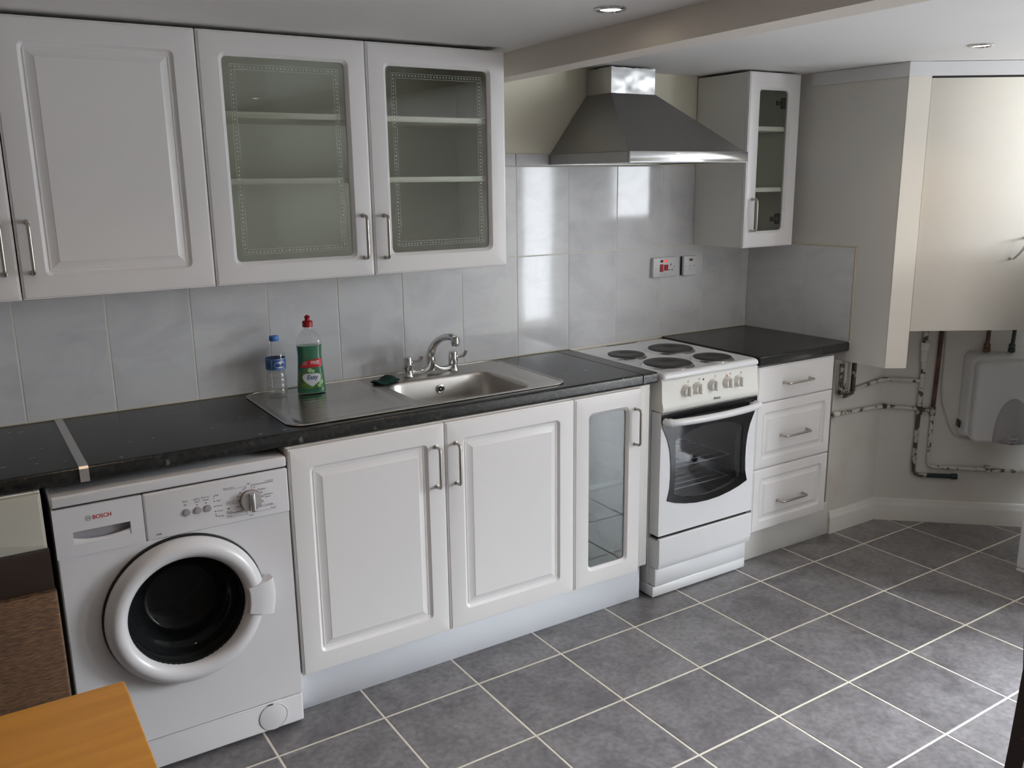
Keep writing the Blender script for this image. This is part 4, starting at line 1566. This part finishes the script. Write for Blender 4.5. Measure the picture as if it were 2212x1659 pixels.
hp = smooth_path([(2.035, CY - .006, .722), (2.037, CY - .028, .722), (2.075, CY - .040, .7215), (2.170, CY - .050, .7205), (2.273, CY - .053, .7200), (2.376, CY - .050, .7205), (2.470, CY - .040, .7215), (2.509, CY - .028, .722), (2.511, CY - .006, .722)], 5)
mb.tube(hp, .0138, 16)
for x in (2.046, 2.500):
    mb.box(x - .020, x + .020, CY - .030, CY - .003, .712, .732, .005, 2)
mb.build('door_handle', M['white'], od)
# oven cavity and racks
mb = MB()
mb.box(CX0 + .030, CX1 - .030, -.060, -.056, .30, .74, 0)
mb.box(CX0 + .030, CX0 + .034, -.516, -.060, .30, .74, 0)
mb.box(CX1 - .034, CX1 - .030, -.516, -.060, .30, .74, 0)
mb.box(CX0 + .034, CX1 - .034, -.516, -.060, .30, .304, 0)
mb.box(CX0 + .034, CX1 - .034, -.516, -.060, .736, .74, 0)
mb.build('oven_cavity', M['oven'], ck)
for z in (.490, .398):
    mb = MB()
    for k in range(9):
        y = -.480 + .045 * k
        mb.tube([(CX0 + .042, y, z), (CX1 - .042, y, z)], .0022 if 0 < k < 8 else .003, 6)
    for x in (CX0 + .042, CX1 - .042):
        mb.tube([(x, -.482, z), (x, -.118, z)], .003, 6)
    mb.build('oven_rack', M['rack'], ck)

# ---------------------------------------------------------------- extractor hood
hd = thing('extractor_hood', 'brushed steel chimney extractor hood on the wall above the cooker', 'hood', (2.207, -.24, 1.66))
HX0, HX1, HY, HZ = 1.913, 2.500, -.488, 1.660
KX0, KX1, KY = 2.098, 2.318, -.156
sq = lambda x0, x1, y0, z: [(x0, -.001, z), (x1, -.001, z), (x1, y0, z), (x0, y0, z)]
mb = MB()
mb.loft([sq(HX0, HX1, HY + .003, HZ), sq(HX0, HX1, HY + .003, HZ + .0375)], cap0=False, cap1=False)
mb.loft([sq(HX0, HX1, HY + .003, HZ + .0375), sq(HX0 + .006, HX1 - .006, HY + .010, HZ + .0400), sq(KX0 - .002, KX1 + .002, KY - .002, 1.926)], cap0=False, cap1=True)
mb.build('canopy', M['hood'], hd, smooth=20)
MB().box(HX0 + .004, HX1 - .0, HY - .003, HY + .003, HZ + .001, HZ + .038, .0012).build('front_strip', M['hoodstrip'], hd)
MB().box(HX0 + .0, HX0 + .004, HY - .004, HY + .006, HZ, HZ + .039, .001).build('end_cap', M['greyplastic'], hd)
MB().box(HX0 + .01, HX1 - .01, HY + .01, -.01, HZ + .004, HZ + .010, 0).build('filter_panel', M['steel'], hd)
# square duct, its top edge bent
mb = MB()
K = 14
lo, hi = [], []
for (ax, ay, bx, by) in ((KX0, -.001, KX0, KY), (KX0, KY, KX1, KY), (KX1, KY, KX1, -.001), (KX1, -.001, KX0, -.001)):
    for k in range(K):
        t_ = k / K
        x, y = ax + (bx - ax) * t_, ay + (by - ay) * t_
        j = random.uniform(0, .0045) if not (k == 0) else 0
        lo.append((x, y, 1.924))
        hi.append((x, y, 2.0235 - j))
mb.loft([lo, hi], cap0=False, cap1=False)
mb.build('duct', M['chimney'], hd, smooth=20)
mb = MB().box(2.322, 2.352, -.024, .0055, 1.948, 1.985, .002)
tag(mb.build('flex_outlet', M['socket']), 'small white flex outlet on the wall beside the hood duct', 'outlet')

# ---------------------------------------------------------------- sockets
s1 = thing('cooker_switch', 'white cooker switch plate with two red rockers and a socket', 'socket', (2.523, 0, 1.223))
sy = -.018
pl = MB().box(2.4545, 2.5945, sy, .0, 1.180, 1.2645, .003, 2).build('plate', M['socket'], s1)
for (x0, x1, z0, z1, m, nm) in ((2.494, 2.510, 1.2435, 1.2545, 'darkred', 'neon'), (2.519, 2.535, 1.2435, 1.2545, 'glowred', 'neon')):
    MB().box(x0, x1, sy - .0012, sy + .001, z0, z1, .0006).build(nm, M[m], s1)
for (x0, x1, z0, z1, w) in ((2.4925, 2.5105, 1.2035, 1.2360, .0015), (2.5190, 2.5365, 1.2075, 1.2330, -.0015)):
    MB().prism_y([(x0 + .0, z0), (x1, z0), (x1 - w, z1), (x0 + w, z1)], sy - .004, sy).build('rocker', M['red'], s1)
for (x, z, a, b) in ((2.5555, 1.232, .0022, .005), (2.5465, 1.2095, .0035, .0022), (2.5640, 1.2095, .0035, .0022)):
    MB().box(x - a, x + a, sy - .0004, sy + .001, z - b, z + b, 0).build('pin_hole', M['gap'], s1)
for x in (2.4690, 2.5745):
    MB().lathe([(.0032, 0), (.0032, .0006), (.001, .0008)], (x, sy, 1.2210), 'y', 12).build('screw', M['nickel'], s1)
mb = MB()
add_text(mb, 'COOKER', 2.5015, sy - .0004, 1.191, .0042)
add_text(mb, 'SOCKET', 2.5275, sy - .0004, 1.191, .0042)
mb.build('plate_lettering', M['ink'], s1)
s2 = thing('fused_spur', 'square white fused switch plate with a dark red neon, nearest the corner', 'switch', (2.668, 0, 1.22))
MB().box(2.6300, 2.7060, sy - .004, .0, 1.1770, 1.2640, .003, 2).build('plate', M['socket'], s2)
MB().box(2.6285, 2.6300, -.010, .0, 1.180, 1.262, 0).build('backing_box', M['gap'], s2)
MB().box(2.6620, 2.6810, sy - .0052, sy - .003, 1.2410, 1.2515, .0006).build('neon', M['darkred'], s2)
mb = MB().box(2.6615, 2.6785, sy - .0075, sy - .003, 1.2015, 1.2220, .0015)
mb.build('rocker', M['socket'], s2)
for x in (2.6440, 2.6935):
    MB().lathe([(.0036, 0), (.0036, .0006), (.001, .0009)], (x, sy - .004, 1.2190), 'y', 12).build('screw', M['nickel'], s2)


# ---------------------------------------------------------------- ceiling spotlights
def spotlight(x, y, z, label, lit=True):
    s = thing('ceiling_spotlight', label, 'spotlight', (x, y, z), 0, None)
    R = .0415
    mb = MB()
    mb.loft([[(x + r * math.cos(2 * PI * j / 32), y + r * math.sin(2 * PI * j / 32), z + h) for j in range(32)] for r, h in
             ((R, .002), (R, -.003), (R - .004, -.006), (R - .010, -.0065), (R - .014, -.003), (R - .014, .002))], loop=True)
    mb.build('bezel', M['chrome'], s)
    MB().lathe([(R - .013, .0005), (R - .013, -.0015), (.006, -.0045), (.001, -.0048)], (x, y, z), 'z', 24).build('lamp', M['lamp'], s)
    l = bpy.data.lights.new('spot', 'SPOT')
    l.energy = SPOT_W
    l.color = SPOT_COLOR
    l.spot_size = math.radians(125)
    l.spot_blend = 0.9
    l.shadow_soft_size = .022
    o = bpy.data.objects.new('spot', l)
    o.location = (x, y, z - .012)
    COL.objects.link(o)
    return s


spotlight(1.392, -1.030, CEIL, 'recessed ceiling spotlight with a chrome bezel, left of the beam')
spotlight(2.906, -1.133, CEIL - .004, 'recessed ceiling spotlight in front of the cream cupboard')
spotlight(.20, -1.03, CEIL, 'unseen recessed ceiling spotlight over the table, added to light the room')  # out of frame, added only to light the left side
spotlight(1.32, -2.40, CEIL, 'unseen recessed ceiling spotlight behind the camera side of the beam, added to light the room')  # another added lamp out of frame, only for its light
spotlight(2.90, -2.55, CEIL - .004, 'unseen recessed ceiling spotlight near the windows, added to light the room')  # added out of view as extra room light

# ---------------------------------------------------------------- cream cupboard on the right
MF = Matrix.Translation(E0) @ Matrix.Rotation(FANG, 4, 'Z')
cb = thing('boiler_cupboard', 'cream built in cupboard above the water heater', 'cupboard', (MF @ Vector((.5, .1, .975)))[:], FANG)
mb = MB()
mb.box(.090, .106, .024, .20, .978, 1.972, .001)
mb.box(.84, .86, .024, .20, .978, 1.972, .001)
mb.box(.106, .84, .024, .20, .978, .994, .001)
mb.box(.106, .84, .024, .20, 1.954, 1.972, .001)
mb.box(.106, .84, .190, .20, .994, 1.954, 0)
mb.build('body', M['board'], cb, M4=MF)
MB().box(.088, .87, .006, .022, 1.9705, 1.9765, 0).build('head_gap', M['gap'], cb, M4=MF)
d1 = MB().box(.0925, .558, .002, .020, .9765, 1.9685, .0012).build('door', M['board'], cb, M4=MF)
MB().box(.560, .86, .004, .020, .9780, 1.9685, .0012).build('door', M['board'], cb, M4=MF)
hp = smooth_path([(.470, .002, 1.270), (.472, -.020, 1.272), (.484, -.030, 1.288), (.500, -.034, 1.312), (.513, -.031, 1.336), (.521, -.021, 1.350), (.522, .002, 1.352)], 5)
mb = MB().tube(hp, .004, 10, radii=[.0035 + .002 * math.sin(PI * i / 30) for i in range(31)])
mb.lathe([(.006, 0), (.006, .003)], (.470, .002, 1.270), 'y', 12)
mb.lathe([(.006, 0), (.006, .003)], (.522, .002, 1.352), 'y', 12)
mb.build('handle', M['chrome'], d1, M4=MF)

# ---------------------------------------------------------------- water heater on the angled wall
WI = MW.inverted()


def wl_(x, y):
    """distance along the angled wall of a floor point"""
    return (WI @ Vector((x, y, 0))).x


HL = wl_(3.694, -.731)
HWD = .40
ht = thing('water_heater', 'white wall mounted water heater with a grey domed front, under the cream cupboard', 'water heater', (MW @ Vector((HL + HWD / 2, -.07, .427)))[:], WANG)
Rr = lambda i, y, r, zt=0: [(x, y, z) for x, z in rrect(HL + i, HL + HWD - i, .428 + i, .827 - i, r, 6)]
MB().loft([Rr(.0, -.001, .030), Rr(.0, -.012, .030), Rr(.003, -.020, .030), Rr(.012, -.058, .030), Rr(.016, -.066, .030), Rr(.020, -.069, .028)]).build('back_shell', M['heaterwhite'], ht, M4=MW)
Rf = lambda i, y, r: [(x, y, z) for x, z in rrect(HL + .026 + i, HL + HWD - .026 - i, .430 + i * .4, .795 - i, r, 6)]
MB().loft([Rf(.0, -.066, .030), Rf(.0, -.105, .030), Rf(.004, -.115, .030), Rf(.012, -.121, .028), Rf(.03, -.125, .026)]).build('front_cover', M['heaterwhite'], ht, M4=MW, smooth=60)
# domed control bulge: half ellipse with flat foot
hx, hz0, hz1 = HL + HWD / 2 - .012, .438, .640
rs = []
for (s, y) in ((1.0, -.118), (.99, -.126), (.93, -.138), (.80, -.147), (.60, -.152), (.30, -.154)):
    ring = []
    for k in range(25):
        a = PI * k / 24
        ring.append((hx + .076 * s * math.cos(a), y, hz0 + (hz1 - hz0) * (s if s > .5 else s) * math.sin(a) ** .8))
    for k in range(1, 8):
        ring.append((hx - .076 * s + .152 * s * k / 8, y, hz0 - .004 * math.sin(PI * k / 8)))
    rs.append(ring)
MB().loft(rs).build('control_dome', M['heatergrey'], ht, M4=MW, smooth=60)
mb = MB().lathe([(.024, .150), (.024, .158), (.021, .162), (.010, .163)], (hx - .004, 0, .465), 'y', 28)
kb = mb.build('knob', M['heatergrey'], ht, M4=MW)
mb = MB().loft([[(hx - .004 + r * math.cos(2 * PI * j / 28), y, .465 + r * math.sin(2 * PI * j / 28)) for j in range(28)] for r, y in ((.0235, -.160), (.0235, -.163), (.0205, -.163), (.0205, -.160))], loop=True)
mb.box(hx - .022, hx + .014, -.167, -.160, .461, .469, .001)
mb.build('knob_ring', M['chrome'], kb, M4=MW)
MB().box(hx - .014, hx + .004, -.164, -.158, .4395, .4435, 0).build('knob_pointer', M['redled'], kb, M4=MW)
MB().box(HL + .0, HL + .0, 0, 0, 0, 0, 0) if False else None
MB().box(HL - .006, HL + .002, -.040, -.004, .475, .507, .002).build('side_knob', M['black'], ht, M4=MW)


# ---------------------------------------------------------------- pipes
def pipe(pts, r, m, parent, name='pipe', bend=.02, local=True, n=10):
    return MB().tube(bend_path(pts, bend, 5), r, n).build(name, M[m], parent, M4=MW if local else None)


px = lambda x, y: wl_(x, y)
A = px(3.566, -.613)
B = px(3.609, -.653)
hp_ = thing('heating_pipes', 'worn white painted heating pipes running down and along the alcove walls', 'pipes', (MW @ Vector((A + .02, -.012, .23)))[:], WANG)
# two risers, then the low runs
pipe([(A - .002, -.014, .99), (A + .002, -.014, .700), (A, -.014, .560)], .0110, 'pipe', hp_)
pipe([(A, -.014, .566), (A - .002, -.014, .400), (A - .003, -.014, .232), (A + .185, -.014, .232)], .0095, 'worn', hp_, bend=.035)
pipe([(B + .008, -.014, .99), (B + .004, -.014, .700), (B, -.014, .545)], .0095, 'copper', hp_)
pipe([(B, -.013, .560), (B + .001, -.013, .275), (B + .45, -.013, .268), (1.45, -.013, .268)], .0080, 'pipe', hp_, bend=.03)
MB().tube([(A + .06, -.014, .232), (A + .182, -.014, .232)], .0105, 10).build('pipe', M['bluepipe'], hp_, M4=MW)
MB().tube([(A + .168, -.014, .232), (A + .192, -.014, .232)], .0135, 12).build('end_cap', M['bluepipe'], hp_, M4=MW)
# short links and tees
pipe([(A - .014, -.014, .549), (B + .012, -.014, .547)], .0090, 'worn', hp_)
for s, z in ((A, .549), (B, .547)):
    mb = MB().tube([(s, -.014, z - .022), (s, -.014, z + .016)], .0135, 12)
    mb.build('tee', M['worn'], hp_, M4=MW)
# the two level runs that turn the corner and go on behind the drawers
c1 = MW @ Vector((A, -.014, .681))
pipe([(3.206, -.512, .668), (3.436, -.512, .690), (c1.x, c1.y, .683)], .0085, 'pipe', hp_, bend=.03, local=False)
c2 = MW @ Vector((A, -.014, .552))
pipe([(3.085, -.512, .572), (3.436, -.512, .560), (c2.x, c2.y, .551)], .0085, 'pipe', hp_, bend=.03, local=False)
mb = MB().tube([(3.086, -.512, .572), (3.125, -.512, .5705)], .012, 12)
mb.build('sleeve', M['skirting'], hp_)
mb = MB().tube([(3.437, -.516, .561), (3.452, -.522, .560)], .0125, 12)
mb.build('joint', M['worn'], hp_)
# white pipe clip
mb = MB().box(A - .018, A + .016, -.030, -.001, .826, .862, .003)
mb.box(A - .014, A + .010, -.028, -.001, .775, .828, .002)
mb.build('clip', M['skirting'], hp_, M4=MW)
mb = MB().box(px(3.80, -.83) - .01, px(3.80, -.83) + .012, -.026, -.001, .258, .290, .002)
mb.build('clip', M['pipe'], hp_, M4=MW)
# heater feed pipes
for i_, (x, y, m) in enumerate(((3.754, -.786, 'copper'), (3.829, -.856, 'bluepipe'))):
    s = px(x, y)
    hf = thing('feed_pipe', 'left copper feed pipe into the top of the water heater' if i_ == 0 else 'right black feed pipe into the top of the water heater', 'pipe', (MW @ Vector((s, -.03, .828)))[:], WANG, 'water heater feed pipes')
    pipe([(s, -.030, .827), (s + (.006 if i_ else .002), -.030, .98)], .0085, m, hf)
    MB().lathe([(.011, .829), (.015, .832), (.015, .846), (.011, .849), (.014, .852), (.014, .864), (.010, .868)], (s, -.030, 0), 'z', 12).build('fitting', M[m], hf, M4=MW)
# drain bend beside the drawers
wp = thing('waste_pipe', 'dark flaking U shaped pipe beside the drawers under the worktop end', 'pipe', (3.15, -.53, .65))
pipe([(3.105, -.528, .800), (3.105, -.528, .655), (3.190, -.528, .655), (3.190, -.528, .800)], .0105, 'worn', wp, bend=.030, local=False)
MB().tube([(3.094, -.528, .672), (3.150, -.528, .676)], .0085, 10).build('branch', M['worn'], wp)
MB().tube([(3.145, -.515, .665), (3.145, -.515, .82)], .007, 10).build('thin_pipe', M['pipe'], wp)
# flex from the cupboard to the heater
p = [(B + .027, -.006, .98), (B + .029, -.006, .80), (B + .034, -.006, .62), (B + .062, -.006, .52), (HL - .020, -.008, .442), (HL + .012, -.014, .4215), (HL + .055, -.024, .416)]
tag(MB().tube(smooth_path([MW @ Vector(q) for q in p], 6), .0035, 8).build('power_cable', M['cable']), 'thin pale power cable curving down to the water heater', 'cable')

# ---------------------------------------------------------------- fridge at the right edge
fr = thing('fridge', 'white fridge at the right edge, its bottom corner in view', 'fridge', (3.74, -1.55, 0))
MB().box(3.352, 4.16, -1.845, -1.250, .045, 1.350, .006, 2).build('cabinet', M['white'], fr)  # unseen right part stretched to block window light from the alcove
d = MB().box(3.326, 3.350, -1.848, -1.246, .062, 1.350, .008, 3).build('door', M['white'], fr)
MB().box(3.329, 3.352, -1.846, -1.248, .048, .060, .002).build('kick_strip', M['creamplastic'], fr)
MB().box(3.318, 3.328, -1.82, -1.79, .80, 1.20, .004).build('handle', M['white'], d)
for x in (3.40, 4.10):
    for y in (-1.80, -1.30):
        MB().lathe([(.020, .0), (.020, .012), (.010, .014), (.010, .046)], (x, y, 0), 'z', 14).build('foot', M['black'], fr)

# ---------------------------------------------------------------- table
tb = thing('dining_table', 'orange varnished wooden table at the bottom left', 'table', (-.6, -1.75, 0))
TX0, TX1, TYF, TYN = -1.25, .030, -1.381, -2.15
mb = MB().box(TX0, TX1, TYN, TYF, .724, .750, .004, 2)
mb.build('tabletop', M['wood'], tb)
mb = MB()
mb.box(TX0 + .06, TX1 - .06, TYF - .075, TYF - .055, .640, .7235, .001)
mb.box(TX0 + .06, TX1 - .06, TYN + .055, TYN + .075, .640, .7235, .001)
mb.box(TX0 + .055, TX0 + .075, TYN + .076, TYF - .076, .640, .7235, .001)
mb.box(TX1 - .075, TX1 - .055, TYN + .076, TYF - .076, .640, .7235, .001)
mb.build('apron', M['wood'], tb)
for x in (TX0 + .04, TX1 - .09):
    for y in (TYF - .09, TYN + .04):
        pts0 = rrect(x + .010, x + .040, y + .010, y + .040, .004, 2)
        pts1 = rrect(x, x + .05, y, y + .05, .004, 2)
        MB().loft([[(a, b, .0005) for a, b in pts0], [(a, b, .64) for a, b in pts1], [(a, b, .7235) for a, b in pts1]]).build('leg', M['wood'], tb)


# ---------------------------------------------------------------- chairs
def make_chair(x0, yb, label, rotz=0.0):
    """dark wooden chair, its back at y = yb, seat towards -y; built upright in local axes"""
    c = thing('dining_chair', label, 'chair', (x0, yb, 0), rotz)
    L = Matrix.Translation((x0, yb, 0)) @ Matrix.Rotation(rotz, 4, 'Z')
    W = .452
    for x in (0.004, W - .044):
        pth = [(0.02, .0), (0.0, .45), (-.004, .74)]
        MB().loft([[(x, .020 + o, z), (x + .040, .020 + o, z), (x + .040, -.014 + o, z), (x, -.014 + o, z)] for o, z in ((.035, .0005), (0.008, .44), (.000, .62), (.010, .730))]).build('leg', M['darkwood'], c, M4=L)
    MB().loft([[(0, y0, z), (W, y0, z), (W, y1, z), (0, y1, z)] for y0, y1, z in ((.000, .024, .731), (.004, .030, .775), (.012, .036, .8155), (.015, .033, .819))]).build('top_rail', M['darkwood'], c, M4=L)
    rows = []
    for z in (.470, .56, .65, .722, .732):
        bow = -.012 * math.sin(PI * (z - .45) / .30)
        yy = -.018 + bow + (.004 if z > .73 else 0)
        rows.append(rrect(.002, W - .002, 0, 1, .001, 1))
    mb = MB()
    rings = []
    for z, o in ((.470, -.010), (.474, -.018), (.56, -.022), (.65, -.020), (.725, -.014), (.733, -.008)):
        rings.append([(x, y + o, z) for x, y in rrect(-.002, W + .002, -.008, .014, .007, 3)])
    mb.loft(rings).build('backrest', M['weave'], c, M4=L)
    mb = MB()
    rings = []
    for i, z in ((.010, .430), (.0, .438), (.0, .462), (.008, .474), (.03, .478)):
        rings.append([(x, y, z) for x, y in rrect(.0 + i, W - i, -.430 + i, -.030 - i, .03, 4)])
    mb.loft(rings).build('seat', M['weave'], c, M4=L)
    MB().box(.01, W - .01, -.42, -.035, .385, .430, .003).build('seat_frame', M['darkwood'], c, M4=L)
    for x in (0.014, W - .054):
        MB().loft([[(a, b, z) for a, b in rrect(x + i, x + .040 - i, -.415 + i, -.375 - i, .004, 2)] for i, z in ((.008, .0005), (0, .384))]).build('leg', M['darkwood'], c, M4=L)
    return c


CH2 = (1.602, -2.150)
make_chair(-.482, -.865, 'dark wooden chair with a brown woven back, between table and cabinet')
make_chair(CH2[0], CH2[1], 'dark brown chair at the bottom right edge, only its back post in view')
